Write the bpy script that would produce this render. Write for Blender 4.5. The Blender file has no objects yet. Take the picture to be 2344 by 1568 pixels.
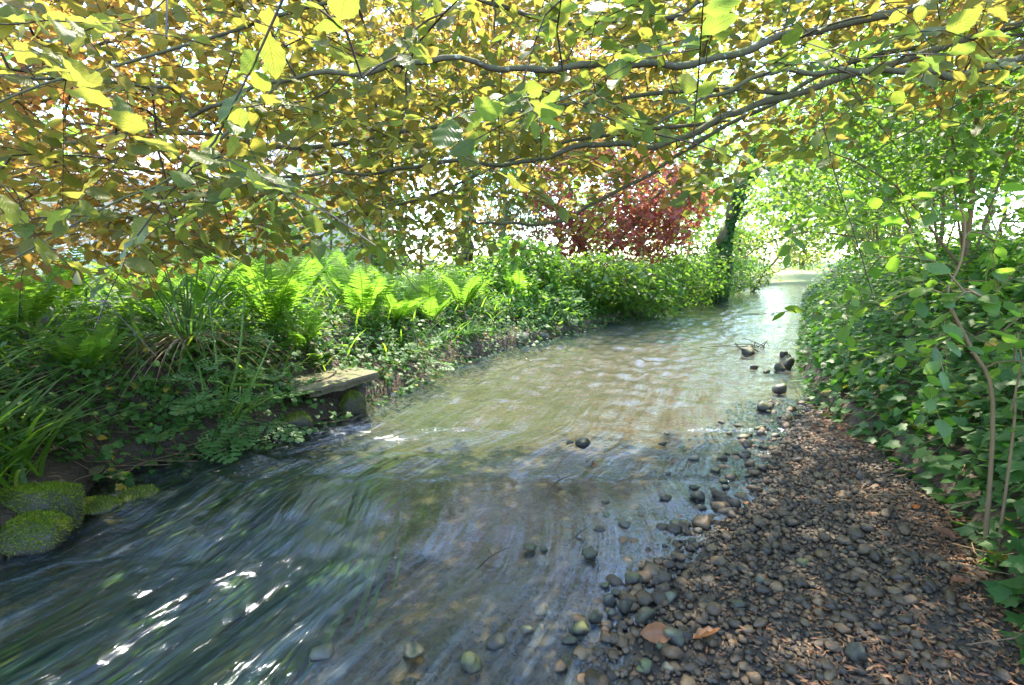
import bpy, math
import numpy as np
from mathutils import Matrix

# ------------------------------------------------------------------ camera, sky, sun, exposure
scene = bpy.context.scene
col = scene.collection
CAM_H, PITCH, FPX, CX, CY = 1.3, math.radians(8.8), 1171.5, 1171.5, 784.0
cam = bpy.data.objects.new('camera', bpy.data.cameras.new('camera'))
col.objects.link(cam)
cam.location = (0, 0, CAM_H)
cam.rotation_euler = (math.pi / 2 - PITCH, 0, 0)
cam.data.lens, cam.data.sensor_width = 18.0, 36.0
cam.data.clip_start, cam.data.clip_end = 0.05, 3000
scene.camera = cam

SUN_AZ, SUN_EL = math.radians(8), math.radians(65)       # azimuth from +Y towards +X
world = bpy.data.worlds.new('World')
scene.world = world
world.use_nodes = True
wn = world.node_tree.nodes
sky = wn.new('ShaderNodeTexSky')
sky.sky_type = 'NISHITA'
sky.sun_disc = False
sky.sun_elevation, sky.sun_rotation = SUN_EL, SUN_AZ
sky.air_density, sky.dust_density = 1.0, 0.3
sky.ozone_density = 2.0
wn['Background'].inputs['Strength'].default_value = 0.15
world.node_tree.links.new(sky.outputs[0], wn['Background'].inputs['Color'])

sun = bpy.data.objects.new('sun', bpy.data.lights.new('sun', 'SUN'))
col.objects.link(sun)
sun.data.energy, sun.data.angle, sun.data.color = 2.0, math.radians(0.9), (1.0, 0.90, 0.74)
sun.rotation_euler = (math.pi / 2 - SUN_EL, 0, math.pi - SUN_AZ)
sun.location = (0, 0, 30)

vs = scene.view_settings
vs.view_transform, vs.look, vs.gamma, vs.exposure = 'Standard', 'None', 1.0, 3.35
vs.use_curve_mapping = False
scene.cycles.use_denoising = True
scene.cycles.max_bounces = 10
scene.cycles.diffuse_bounces = 5
scene.cycles.transmission_bounces = 7
scene.cycles.transparent_max_bounces = 12
scene.cycles.sample_clamp_indirect = 6.0
scene.cycles.caustics_reflective = False
scene.cycles.caustics_refractive = False

rng = np.random.default_rng(11)

# ------------------------------------------------------------------ pixel to place (pixels on a 2343 x 1568 copy of the photograph)
FWD = np.array([0, math.cos(PITCH), -math.sin(PITCH)])
UPV = np.array([0, math.sin(PITCH), math.cos(PITCH)])
CAMP = np.array([0, 0, CAM_H])


def ray(px, py):
    return np.array([1.0, 0, 0]) * ((px - CX) / FPX) + UPV * ((CY - py) / FPX) + FWD


def P(px, py, z=0.0):
    d = ray(px, py)
    return CAMP + d * ((z - CAM_H) / d[2])


def D(px, py, y):
    d = ray(px, py)
    return CAMP + d * (y / d[1])


def project(p):
    q = np.asarray(p) - CAMP
    dep = q @ FWD
    dd = np.where(dep > 1e-3, dep, 1e-3)
    return CX + FPX * q[..., 0] / dd, CY - FPX * (q @ UPV) / dd, dep


def unit(v):
    return v / np.maximum(np.linalg.norm(v, axis=-1, keepdims=True), 1e-9)


def smooth(a, b, x):
    t = np.clip((x - a) / (b - a), 0, 1)
    return t * t * (3 - 2 * t)


# ------------------------------------------------------------------ the stream's course
left_px = [(0, 1285), (140, 1195), (230, 1095), (420, 1040), (600, 1005), (690, 985), (760, 955), (850, 920), (940, 880), (1060, 822), (1180, 792),
           (1300, 765), (1500, 710), (1690, 657)]
ivy_px = [(2343, 1500), (2260, 1325), (2190, 1220), (2050, 1085), (1930, 985), (1870, 925), (1842, 860), (1836, 800), (1842, 720), (1842, 662)]
wat_px = [(1480, 1568), (1450, 1450), (1570, 1330), (1640, 1200), (1770, 1125), (1752, 1070), (1800, 1000), (1850, 945), (1838, 860), (1832, 800), (1838, 720), (1838, 662)]
EL = np.array([P(*p)[:2] for p in left_px])
EI = np.array([P(*p)[:2] for p in ivy_px])
EW = np.array([P(*p)[:2] for p in wat_px])
EL = np.vstack([[(-6.5, -8), (-3.0, 0.2)], EL, [(18, 33), (34, 37), (90, 46), (400, 100), (3000, 900)]])
EI = np.vstack([[(-1.2, -8), (1.0, 0.2)], EI, [(23, 31), (40, 33.5), (97, 41), (410, 96), (3010, 890)]])
EW = np.vstack([[(-2.0, -8), (0.35, 0.2)], EW, [(23, 31), (40, 33.5), (97, 41), (410, 96), (3010, 890)]])


def xl(y): return np.interp(y, EL[:, 1], EL[:, 0])
def xi(y): return np.interp(y, EI[:, 1], EI[:, 0])
def xw(y): return np.minimum(np.interp(y, EW[:, 1], EW[:, 0]), xi(y))


_k = np.random.default_rng(3)
_W = [(_k.normal(0, 1, 2) * s, _k.uniform(0, 6.28), a) for s, a in [(0.35, .10), (0.6, .08), (1.1, .045), (1.7, .04), (3, .02), (5, .013), (8, .008)] for _ in range(2)]


def bumps(x, y):
    return sum(a * np.sin(w[0] * x + w[1] * y + p) for w, p, a in _W)


def hz(x, y):
    x, y = np.asarray(x, float), np.asarray(y, float)
    L, I, W = xl(y), xi(y), xw(y)
    dl, dr = L - x, x - I
    t = np.clip((x - L) / np.maximum(W - L, .3), 0, 1)
    bed = -0.52 * t ** .45 * (1 - t) ** 1.35 - .015
    beach = 0.115 * smooth(-.25, 1.15, (x - W)) + .004
    inside = np.where(x < W, bed, beach - .015) + bumps(x * 3, y * 3) * .04
    far = smooth(30, 60, y)
    lb = 0.16 * smooth(0, .06, dl) + .42 * smooth(.05, .8, dl) + .22 * smooth(.6, 2.6, dl) + bumps(x, y) * .35 * smooth(0, 1, dl)
    lb = lb + far * .035 * np.maximum(y - 30, 0) * np.exp(-np.maximum(y - 60, 0) / 200)
    rb = np.maximum(inside, .06) + 0.12 * smooth(0, .08, dr) + 1.0 * smooth(.02, 1.7, dr) + .8 * smooth(1.5, 7, dr) + bumps(x, y) * .5 * smooth(0, 1.5, dr)
    return np.where(dl > 0, lb, np.where(dr > 0, rb, inside))


def G(px, py, tmax=60):
    """first point of the terrain under a pixel"""
    d = ray(px, py)
    t = np.linspace(.08, 1, 6000) ** 2 * tmax
    p = CAMP + d * t[:, None]
    below = np.nonzero(p[:, 2] < hz(p[:, 0], p[:, 1]))[0]
    i = below[0] if len(below) else len(t) - 1
    return p[i]


# ------------------------------------------------------------------ mesh building
class MB:
    def __init__(s): s.V, s.F, s.U, s.T, s.n = [], [], [], [], 0

    def add(s, V, F, uv=None, tint=0.0):
        V = np.asarray(V, float).reshape(-1, 3)
        s.V.append(V); s.F.append(np.asarray(F, int) + s.n)
        s.U.append(np.zeros((len(V), 2)) if uv is None else uv)
        s.T.append(np.broadcast_to(tint, len(V)))
        s.n += len(V)

    def mesh(s, name, mat=None, flat=False, loc=(0, 0, 0)):
        V = np.vstack(s.V) - np.asarray(loc)
        me = bpy.data.meshes.new(name)
        me.vertices.add(len(V)); me.vertices.foreach_set('co', V.ravel().astype(np.float32))
        loops = np.concatenate([f.ravel() for f in s.F])
        tot = np.concatenate([np.full(len(f), f.shape[1]) for f in s.F])
        st = np.concatenate([[0], np.cumsum(tot)[:-1]])
        me.loops.add(len(loops)); me.loops.foreach_set('vertex_index', loops.astype(np.int32))
        me.polygons.add(len(tot)); me.polygons.foreach_set('loop_start', st.astype(np.int32))
        uv = me.uv_layers.new(name='UVMap')
        uv.data.foreach_set('uv', np.vstack(s.U)[loops].ravel().astype(np.float32))
        a = me.attributes.new('tint', 'FLOAT', 'POINT')
        a.data.foreach_set('value', np.concatenate(s.T).astype(np.float32))
        me.update(calc_edges=True)
        me.polygons.foreach_set('use_smooth', np.full(len(tot), not flat))
        if mat: me.materials.append(mat)
        return me

    def build(s, name, mat, parent=None, kind=None, flat=False):
        loc = parent['_b'] if parent is not None and '_b' in parent.keys() else (0, 0, 0)
        return obj(name, s.mesh(name, mat, flat, loc), parent, kind)


def obj(name, me, parent=None, kind=None):
    o = bpy.data.objects.new(name, me)
    col.objects.link(o)
    if parent is not None: o.parent = parent
    if kind: o['kind'] = kind
    return o


def tag(o, label, cat, group=None):
    o['label'], o['category'] = label, cat
    if group: o['group'] = group
    return o


BASES = []


def thing(name, label, cat, loc, group=None):
    o = obj(name, None)
    o.location = tuple(float(v) for v in loc)
    o['_b'] = [float(v) for v in loc]
    BASES.append(o)
    return tag(o, label, cat, group)


def place(name, me, frame, parent, tint=None, kind=None):
    """a part that shares mesh data, at a 4x4 world frame"""
    o = obj(name, me, parent, kind)
    m = Matrix(frame.tolist())
    if parent is not None and '_b' in parent.keys():
        b = parent['_b']
        m.translation = (m[0][3] - b[0], m[1][3] - b[1], m[2][3] - b[2])
    o.matrix_basis = m
    if tint is not None: o['tint'] = float(tint)
    return o


# ---- leaf templates: unit length along +Y, flat in XY, (V, F, uv)
def leaf(width, rows=5, cols=2, fold=.12, curl=-.15, wave=.0, teeth=0.0, peak=.42, base=.0, pw=.8):
    v = np.linspace(0, 1, rows + 1)
    w = np.where(v < peak, np.sin(.5 * math.pi * np.clip(v / peak, 0, 1)), np.cos(.5 * math.pi * np.clip((v - peak) / (1 - peak), 0, 1))) ** pw * width / 2
    w[0] = max(base, .004); w[-1] = .004
    if teeth: w[1:-1] *= 1 + teeth * np.where(np.arange(1, rows) % 2, 1, -1)
    u = np.linspace(-1, 1, cols + 1)
    U, VV = np.meshgrid(u, v)
    X = U * w[:, None]
    Z = fold * np.abs(X) * 2 + curl * VV ** 2 + wave * np.sin(VV * 21) * np.abs(U) * width
    V = np.stack([X, VV, Z], -1).reshape(-1, 3)
    c = cols + 1
    F = np.array([[r * c + k, r * c + k + 1, (r + 1) * c + k + 1, (r + 1) * c + k] for r in range(rows) for k in range(cols)])
    return V, F, np.stack([U * .5 + .5, VV], -1).reshape(-1, 2)


def lobed(pts, dish=.1, c=(0, .30)):
    """outline of half a lobed leaf (x, y) from the stalk to the tip, mirrored; fan about c"""
    h = np.array(pts, float)
    o = np.vstack([h, (h[:-1] * [-1, 1])[::-1]]) if h[-1, 0] == 0 else np.vstack([h, (h * [-1, 1])[::-1]])
    if h[0, 0] == 0: o = o[:-1]
    V = np.vstack([[c], o])
    r = np.hypot(V[:, 0], V[:, 1] - c[1])
    z = -dish * r ** 1.5 * 2
    V3 = np.column_stack([V, z])
    n = len(o)
    F = np.array([[0, 1 + (i + 1) % n, 1 + i] for i in range(n)])[:, ::-1]
    uv = np.column_stack([V[:, 0] + .5, V[:, 1]])
    return V3, F, uv


IVY = [lobed([(0, .08), (.20, -.04), (.46, .06), (.36, .26), (.52, .52), (.24, .55), (.17, .72), (0, 1.0)], .10),
       lobed([(0, .08), (.24, -.05), (.40, .12), (.34, .28), (.44, .50), (.24, .58), (0, 1.0)], .16),
       lobed([(0, .06), (.28, -.04), (.42, .20), (.34, .46), (.15, .72), (0, 1.0)], -.08)]
MAPLE = [lobed([(0, .05), (.10, .0), (.46, -.08), (.22, .2), (.58, .44), (.20, .42), (.10, .62), (0, 1.0)], .1),
         lobed([(0, .05), (.08, .0), (.40, -.02), (.2, .2), (.52, .52), (.18, .45), (.08, .62), (0, .95)], -.1)]
HAZEL = [leaf(.74, 3, 1, 0, -.15, 0, 0, .45), leaf(.68, 3, 1, 0, .12, 0, 0, .5), leaf(.66, 3, 1, 0, -.3, 0, 0, .5)]
BEECH_FAR = [leaf(.68, 3, 1, 0, -.14), leaf(.62, 3, 1, 0, -.25), leaf(.72, 3, 1, 0, .12)]
HERB = [leaf(.5, 4, 1, 0, -.3, 0, .1, .35), leaf(.42, 3, 1, 0, -.2)]
BEECH = [leaf(.66, 4, 2, .10, -.12, .03), leaf(.60, 4, 2, .16, -.22, .04), leaf(.72, 4, 2, -.06, .10, .03)]
BEECH_FINE = [leaf(.66, 14, 4, .10, -.12, .035, .035), leaf(.60, 14, 4, .18, -.24, .045, .035), leaf(.72, 14, 4, -.06, .12, .04, .035), leaf(.64, 14, 4, .05, -.35, .05, .03)]
NETTLE = [leaf(.56, 8, 2, .10, -.30, 0, .13, .30), leaf(.6, 8, 2, .05, -.45, 0, .13, .30)]
SIMPLE = [leaf(.62, 3, 1, 0, -.2), leaf(.52, 3, 1, 0, .2)]
TINY = [leaf(.6, 2, 1, 0, -.2), leaf(.5, 2, 1, 0, .15)]
BLADE = [leaf(.05, 6, 1, 0, -.5, pw=.4, peak=.25, base=.02), leaf(.04, 6, 1, 0, -.9, pw=.4, peak=.25, base=.02)]


def frames(pos, ydir, nrm, scale):
    y = unit(ydir); x = unit(np.cross(y, nrm)); z = np.cross(x, y)
    return np.stack([x, y, z], 2) * np.asarray(scale).reshape(-1, 1, 1)


def scatter(mb, temps, pos, ydir, nrm, scale, tint):
    n = len(pos)
    if n == 0: return
    M = frames(pos, ydir, nrm, np.broadcast_to(scale, n))
    tint = np.broadcast_to(tint, n)
    pick = np.arange(n) % len(temps)
    for k, (V, F, uv) in enumerate(temps):
        i = np.nonzero(pick == k)[0]
        if not len(i): continue
        W = np.einsum('nij,vj->nvi', M[i], V) + pos[i][:, None]
        m = len(V)
        FF = (F[None] + (np.arange(len(i)) * m)[:, None, None]).reshape(-1, F.shape[1])
        mb.add(W.reshape(-1, 3), FF, np.tile(uv, (len(i), 1)), np.repeat(tint[i], m))


def tube(mb, pts, rad, sides=6, tint=0.0, cap=True):
    pts = np.asarray(pts, float); n = len(pts)
    rad = np.broadcast_to(rad, n)
    t = unit(np.gradient(pts, axis=0))
    ref = np.array([0, 0, 1.0]) if abs(t[0][2]) < .9 else np.array([1.0, 0, 0])
    a = unit(np.cross(t, ref)); b = np.cross(t, a)
    th = np.arange(sides) * 2 * math.pi / sides
    V = pts[:, None] + rad[:, None, None] * (np.cos(th)[None, :, None] * a[:, None] + np.sin(th)[None, :, None] * b[:, None])
    i = np.arange(n - 1)[:, None] * sides; k = np.arange(sides)[None]; k2 = (k + 1) % sides
    F = np.stack([i + k, i + k2, i + sides + k2, i + sides + k], -1).reshape(-1, 4)
    L = np.concatenate([[0], np.cumsum(np.linalg.norm(np.diff(pts, axis=0), axis=1))])
    uv = np.stack([np.tile(th / 6.283, n), np.repeat(L, sides)], -1)
    mb.add(V.reshape(-1, 3), F, uv, tint)


def curve(ctrl, n):
    """Catmull-Rom through control points"""
    c = np.asarray(ctrl, float)
    c = np.vstack([2 * c[0] - c[1], c, 2 * c[-1] - c[-2]])
    out = []
    m = len(c) - 3
    for t in np.linspace(0, m, n):
        i = min(int(t), m - 1); f = t - i
        p0, p1, p2, p3 = c[i:i + 4]
        out.append(.5 * (2 * p1 + (p2 - p0) * f + (2 * p0 - 5 * p1 + 4 * p2 - p3) * f ** 2 + (3 * p1 - p0 - 3 * p2 + p3) * f ** 3))
    return np.array(out)


# ---- trees: limbs given by hand, twigs reaching for points of the crown
class Tree:
    def __init__(s, cap=60000):
        s.pos = np.zeros((cap, 3)); s.par = np.full(cap, -1); s.minr = np.zeros(cap); s.n = 0
        s.limbs, s.chains = [], []

    def limb(s, ctrl, r0, r1, step=.12):
        c = np.asarray(ctrl, float)
        L = np.linalg.norm(np.diff(c, axis=0), axis=1).sum()
        p = curve(c, max(4, int(L / step)))
        w_ = np.linspace(0, L, len(p)); k_ = r0 * .55 * np.minimum(1, w_ / .4)[:, None]
        p = p + k_ * np.stack([np.sin(w_ * 5.1 + L), np.sin(w_ * 6.3 + 2 * L), np.sin(w_ * 4.3 + 3 * L) + .6 * np.sin(w_ * 11 + L)], 1)
        j = int(np.argmin(((s.pos[:s.n] - p[0]) ** 2).sum(1))) if s.n else -1
        ids = np.arange(s.n, s.n + len(p))
        s.pos[ids] = p; s.par[ids] = np.concatenate([[j], ids[:-1]]); s.minr[ids] = np.linspace(r0, r1, len(p))
        s.n += len(p); s.limbs.append(ids)

    def reach(s, A, nseg=5, arch=.12, wob=.04, ext=0.0, droop=.25):
        A = np.asarray(A)
        d0 = np.min([((A - s.pos[i]) ** 2).sum(1) for i in range(0, s.n, 3)], axis=0)
        for a in A[np.argsort(d0)]:
            q = s.pos[:s.n]
            d = ((q - a) ** 2).sum(1)
            j = int(np.argmin(d)); L = math.sqrt(d[j])
            if L < .06: continue
            m = max(3, int(nseg * min(1.5, max(.6, L))))
            t = np.linspace(0, 1, m + 1)[1:, None]
            p0 = q[j].copy()
            path = p0 + (a - p0) * t + np.array([0, 0, arch * L]) * (4 * t * (1 - t)) + rng.normal(0, wob * L, (m, 3)) * np.sin(t * math.pi)
            if ext:
                e = path[-1] - p0; e = e / L + rng.normal(0, .55, 3) * [1, 1, .35]; e[2] = e[2] * .4 - droop
                e = e / np.linalg.norm(e) * ext * rng.uniform(.6, 1.3)
                tt = np.linspace(0, 1, 5)[1:, None]
                path = np.vstack([path, path[-1] + e * tt + np.array([0, 0, -.15 * ext]) * tt ** 2]); m += 4
            ids = np.arange(s.n, s.n + m)
            s.pos[ids] = path; s.par[ids] = np.concatenate([[j], ids[:-1]]); s.n += m
            s.chains.append(np.concatenate([[j], ids]))

    def radii(s, tip=.0012, ex=2.3, cap=1.0):
        acc = np.zeros(s.n)
        leafy = np.ones(s.n, bool); leafy[s.par[:s.n][s.par[:s.n] >= 0]] = False
        acc[leafy] = tip ** ex
        r = np.zeros(s.n)
        for i in range(s.n - 1, -1, -1):
            r[i] = max(min(acc[i] ** (1 / ex), cap), s.minr[i])
            if s.par[i] >= 0: acc[s.par[i]] += acc[i]
        return r


def tree_parts(t, root, bark, limb_names, tip=.0012, sides=7, tsides=4, cap=1.0, twig_mat=None, branch_r=.012, thin=0):
    r = t.radii(tip, cap=cap)
    for ids, nm in zip(t.limbs, limb_names):
        b = MB(); rr = np.maximum(r[ids], t.minr[ids])
        pts = t.pos[ids]
        if t.par[ids[0]] >= 0: pts = np.vstack([t.pos[t.par[ids[0]]], pts]); rr = np.concatenate([[rr[0]], rr])
        knob = 1 + .10 * np.sin(np.arange(len(rr)) * 1.7 + len(rr)) * (rr > .008)
        tube(b, pts, rr * knob, sides); b.build(nm, bark, root)
    tw = MB()
    for ch in t.chains:
        rr = r[ch].copy(); rr[0] = min(rr[0], rr[1] * 1.25)
        if rr[1] > branch_r:
            b = MB(); tube(b, t.pos[ch], rr, 6); b.build('branch', bark, root)
        else:
            k_ = np.arange(len(ch)) if not thin else np.unique(np.concatenate([np.arange(0, len(ch), thin), [len(ch) - 1]]))
            tube(tw, t.pos[ch[k_]], rr[k_], tsides)
    if tw.n: tw.build('twigs', twig_mat or bark, root, 'stuff')


def chain_leaves(t, spacing, keep=.5, side=.95, drop=.25, tilt=.45, spread=0.0, jit=.3):
    """alternate leaves along the outer part of every twig: positions, directions, normals"""
    PO, DI, NO = [], [], []
    for ch in t.chains:
        p = t.pos[ch]
        seg = np.linalg.norm(np.diff(p, axis=0), axis=1); cum = np.concatenate([[0], np.cumsum(seg)])
        L = cum[-1]
        s = np.arange(L, max(0, L - keep), -spacing)
        if not len(s): continue
        q = np.stack([np.interp(s, cum, p[:, k]) for k in range(3)], 1)
        tg = unit(np.stack([np.interp(np.maximum(s, 0), cum, np.gradient(p[:, k], cum)) for k in range(3)], 1))
        sd = unit(np.cross(tg, [0, 0, 1.0]) + 1e-6)
        sg = np.where(np.arange(len(s)) % 2, 1, -1)[:, None] * side
        sg[0] = 0
        d = tg * .75 + sd * sg + rng.normal(0, jit, (len(s), 3)) + [0, 0, -drop]
        PO.append(q + rng.normal(0, spread, q.shape) if spread else q); DI.append(d)
        NO.append(np.array([0, 0, 1.0]) + rng.normal(0, tilt, (len(s), 3)))
    return np.vstack(PO), unit(np.vstack(DI)), unit(np.vstack(NO))


def blob(n, c, r, shell=.35, flat=None):
    """points through an ellipsoid, thicker towards the outside"""
    d = unit(rng.normal(0, 1, (n, 3)))
    return np.asarray(c) + d * (rng.uniform(shell, 1, n) ** (1 / 2.2))[:, None] * np.asarray(r)


def split_leaves(root, pos, dr, nr, sc, tint, coarse, fine_meshes, mat, nmax=300, lname='leaf', fname='foliage', near=.5, fit=None, far_t=None):
    """the nmax leaves that show largest in the picture as parts, the rest as one part of kind stuff"""
    px, py, dep = project(pos)
    inside = (px > -20) & (px < 2363) & (py > -20) & (py < 1588) & (dep > near)
    if fit is not None: inside &= fit
    size = np.where(inside, sc / np.maximum(dep, .1), -1)
    order = np.argsort(-size)[:nmax]
    order = order[size[order] > 0]
    M = frames(pos, dr, nr, sc)
    for k, i in enumerate(order):
        f = np.eye(4); f[:3, :3] = M[i]; f[:3, 3] = pos[i]
        place(lname, fine_meshes[k % len(fine_meshes)], f, root, tint[i])
    rest = np.ones(len(pos), bool); rest[order] = False
    mb = MB()
    if far_t is not None:
        fz = rest & (size * 1171 < 34); rest &= ~fz
        scatter(mb, far_t, pos[fz], dr[fz], nr[fz], sc[fz], tint[fz])
    scatter(mb, coarse, pos[rest], dr[rest], nr[rest], sc[rest], tint[rest])
    mb.build(fname, mat, root, 'stuff')


def temp_mesh(name, T, mat):
    b = MB(); b.add(*T); return b.mesh(name, mat)


# ------------------------------------------------------------------ materials
class NT:
    def __init__(s, name):
        s.m = bpy.data.materials.new(name); s.m.use_nodes = True
        s.t = s.m.node_tree; s.t.nodes.clear()
        s.out = s.n('ShaderNodeOutputMaterial')

    def n(s, kind, **kw):
        nd = s.t.nodes.new(kind)
        for k, v in kw.items(): setattr(nd, k, v)
        return nd

    def set(s, sock, v):
        if hasattr(v, 'is_output'): s.t.links.new(v, sock)
        elif isinstance(v, (tuple, list)) and len(v) == 3 and sock.type == 'RGBA': sock.default_value = (*v, 1)
        else: sock.default_value = v

    def math(s, op, a, b=0.0, c=0.0, clamp=False):
        nd = s.n('ShaderNodeMath', operation=op, use_clamp=clamp)
        for k, v in enumerate((a, b, c)): s.set(nd.inputs[k], v)
        return nd.outputs[0]

    def mix(s, f, a, b, mode='MIX'):
        nd = s.n('ShaderNodeMix', data_type='RGBA', blend_type=mode)
        s.set(nd.inputs[0], f); s.set(nd.inputs[6], a); s.set(nd.inputs[7], b)
        return nd.outputs[2]

    def ramp(s, f, stops, interp='LINEAR'):
        nd = s.n('ShaderNodeValToRGB'); cr = nd.color_ramp; cr.interpolation = interp
        while len(cr.elements) < len(stops): cr.elements.new(.5)
        for e, (p, c) in zip(cr.elements, stops): e.position = p; e.color = (*c, 1)
        s.set(nd.inputs[0], f); return nd.outputs[0]

    def noise(s, vec, scale, detail=4, rough=.6, dist=0.0):
        nd = s.n('ShaderNodeTexNoise')
        if vec is not None: s.set(nd.inputs['Vector'], vec)
        for k, v in (('Scale', scale), ('Detail', detail), ('Roughness', rough), ('Distortion', dist)): nd.inputs[k].default_value = v
        return nd.outputs['Fac']

    def mapping(s, vec, scale):
        nd = s.n('ShaderNodeMapping'); s.set(nd.inputs[0], vec); nd.inputs['Scale'].default_value = scale
        return nd.outputs[0]

    def bump(s, h, strength, dist=.01):
        nd = s.n('ShaderNodeBump'); nd.inputs['Strength'].default_value = strength; nd.inputs['Distance'].default_value = dist
        s.set(nd.inputs['Height'], h); return nd.outputs[0]

    def bsdf(s, color, rough, normal=None, spec=.5, **kw):
        nd = s.n('ShaderNodeBsdfPrincipled')
        s.set(nd.inputs['Base Color'], color); s.set(nd.inputs['Roughness'], rough); s.set(nd.inputs['Specular IOR Level'], spec)
        if normal is not None: s.set(nd.inputs['Normal'], normal)
        for k, v in kw.items(): s.set(nd.inputs[k], v)
        return nd.outputs[0]

    def done(s, shader):
        s.t.links.new(shader, s.out.inputs['Surface']); return s.m


def leaf_mat(name, ramp, tramp, rough=.42, veins=0.0, nv=8, trans=.5, spec=.5, slope=.35):
    t = NT(name)
    g = t.n('ShaderNodeAttribute', attribute_name='tint'); o = t.n('ShaderNodeAttribute', attribute_name='tint', attribute_type='OBJECT')
    f = t.math('ADD', g.outputs['Fac'], o.outputs['Fac'])
    geo = t.n('ShaderNodeNewGeometry')
    f = t.math('ADD', f, t.math('MULTIPLY', t.math('SUBTRACT', t.noise(geo.outputs['Position'], 25, 2), .5), .35), clamp=True)
    c, c2 = t.ramp(f, ramp), t.ramp(f, tramp)
    nrm = None
    if veins:
        uv = t.n('ShaderNodeUVMap'); sp = t.n('ShaderNodeSeparateXYZ'); t.set(sp.inputs[0], uv.outputs[0])
        au = t.math('ABSOLUTE', t.math('SUBTRACT', sp.outputs[0], .5))
        ph = t.math('FRACT', t.math('MULTIPLY', t.math('SUBTRACT', sp.outputs[1], t.math('MULTIPLY', au, slope * 2)), nv))
        d = t.math('ABSOLUTE', t.math('SUBTRACT', ph, .5))
        lat = t.math('MULTIPLY_ADD', d, -9.0, 1.0, clamp=True)
        mid = t.math('MULTIPLY_ADD', au, -40.0, 1.0, clamp=True)
        v = t.math('MAXIMUM', lat, mid)
        k = t.math('MULTIPLY', v, veins)
        c = t.mix(k, c, t.mix(1.0, c, (.75, .8, .6), 'MULTIPLY')); c2 = t.mix(k, c2, t.mix(1.0, c2, (.42, .34, .2), 'MULTIPLY'))
        nrm = t.bump(d, .35 * veins, .004)
    p = t.bsdf(c, rough, nrm, spec)
    tr = t.n('ShaderNodeBsdfTranslucent'); t.set(tr.inputs[0], c2)
    mx = t.n('ShaderNodeMixShader'); mx.inputs[0].default_value = trans
    t.t.links.new(p, mx.inputs[1]); t.t.links.new(tr.outputs[0], mx.inputs[2])
    return t.done(mx.outputs[0])


def bark_mat(name, a, b, moss=0.0, scale=14, green=(.09, .12, .02)):
    t = NT(name); geo = t.n('ShaderNodeNewGeometry'); pos = geo.outputs['Position']
    n1 = t.noise(pos, scale, 6, .7); c = t.mix(n1, a, b)
    if moss:
        sp = t.n('ShaderNodeSeparateXYZ'); t.set(sp.inputs[0], geo.outputs['Normal'])
        k = t.math('MULTIPLY', t.math('MULTIPLY_ADD', sp.outputs[2], .6, .45, clamp=True), t.math('MULTIPLY_ADD', t.noise(pos, 6, 5), 3.2, -1.1, clamp=True))
        c = t.mix(t.math('MULTIPLY', k, moss), c, green)
        c = t.mix(t.math('MULTIPLY_ADD', t.noise(pos, 30, 3), 7, -4.4, clamp=True), c, (.30, .33, .27))
    return t.done(t.bsdf(c, .85, t.bump(t.noise(pos, scale * 4, 5, .7), .6, .006), .25))


M = {}
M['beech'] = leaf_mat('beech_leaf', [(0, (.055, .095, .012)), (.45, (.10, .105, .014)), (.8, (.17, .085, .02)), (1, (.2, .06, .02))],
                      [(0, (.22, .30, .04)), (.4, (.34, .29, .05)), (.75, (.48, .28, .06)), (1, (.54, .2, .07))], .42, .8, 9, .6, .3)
M['lime'] = leaf_mat('lime_leaf', [(0, (.05, .12, .012)), (1, (.09, .15, .02))], [(0, (.22, .46, .03)), (1, (.38, .54, .05))], .45, .4, 6)
M['pale'] = leaf_mat('pale_leaf', [(0, (.07, .12, .02)), (1, (.12, .14, .03))], [(0, (.38, .55, .06)), (1, (.62, .66, .12))], .45)
M['hazel'] = leaf_mat('hazel_leaf', [(0, (.04, .10, .012)), (1, (.075, .14, .02))], [(0, (.19, .42, .035)), (1, (.34, .52, .05))], .40, .55, 7)
M['red'] = leaf_mat('red_leaf', [(0, (.16, .03, .03)), (.6, (.22, .05, .03)), (1, (.16, .10, .02))], [(0, (.62, .12, .11)), (.6, (.66, .22, .13)), (1, (.6, .36, .08))], .45)
M['copper'] = leaf_mat('copper_leaf', [(0, (.12, .10, .02)), (1, (.2, .07, .02))], [(0, (.62, .46, .07)), (1, (.8, .34, .10))], .45)
M['ivy'] = leaf_mat('ivy_leaf', [(0, (.03, .085, .016)), (.75, (.06, .14, .025)), (.93, (.08, .15, .025)), (1, (.28, .2, .02))],
                    [(0, (.08, .24, .02)), (.75, (.14, .36, .03)), (.95, (.26, .46, .04)), (1, (.6, .45, .03))], .46, .5, 3, .42, .3, .9)
M['nettle'] = leaf_mat('nettle_leaf', [(0, (.04, .11, .018)), (1, (.075, .15, .025))], [(0, (.18, .45, .03)), (1, (.34, .58, .04))], .5, .7, 6, .45, .25)
M['fern'] = leaf_mat('fern_frond', [(0, (.05, .12, .012)), (1, (.10, .17, .015))], [(0, (.16, .40, .03)), (1, (.28, .48, .035))], .6, spec=.15)
M['herb'] = leaf_mat('herb_leaf', [(0, (.035, .10, .014)), (1, (.075, .15, .02))], [(0, (.17, .40, .03)), (1, (.32, .52, .05))], .5, spec=.25)
M['grass'] = leaf_mat('grass_blade', [(0, (.04, .10, .014)), (.8, (.08, .15, .02)), (1, (.25, .19, .09))], [(0, (.2, .45, .03)), (.8, (.4, .6, .04)), (1, (.5, .38, .15))], .45)
M['sedge'] = leaf_mat('sedge_blade', [(0, (.02, .06, .018)), (.7, (.04, .10, .02)), (.8, (.28, .2, .1)), (1, (.35, .26, .15))], [(0, (.1, .28, .05)), (.7, (.2, .42, .05)), (.8, (.4, .3, .15)), (1, (.4, .3, .15))], .35, trans=.3)
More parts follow.
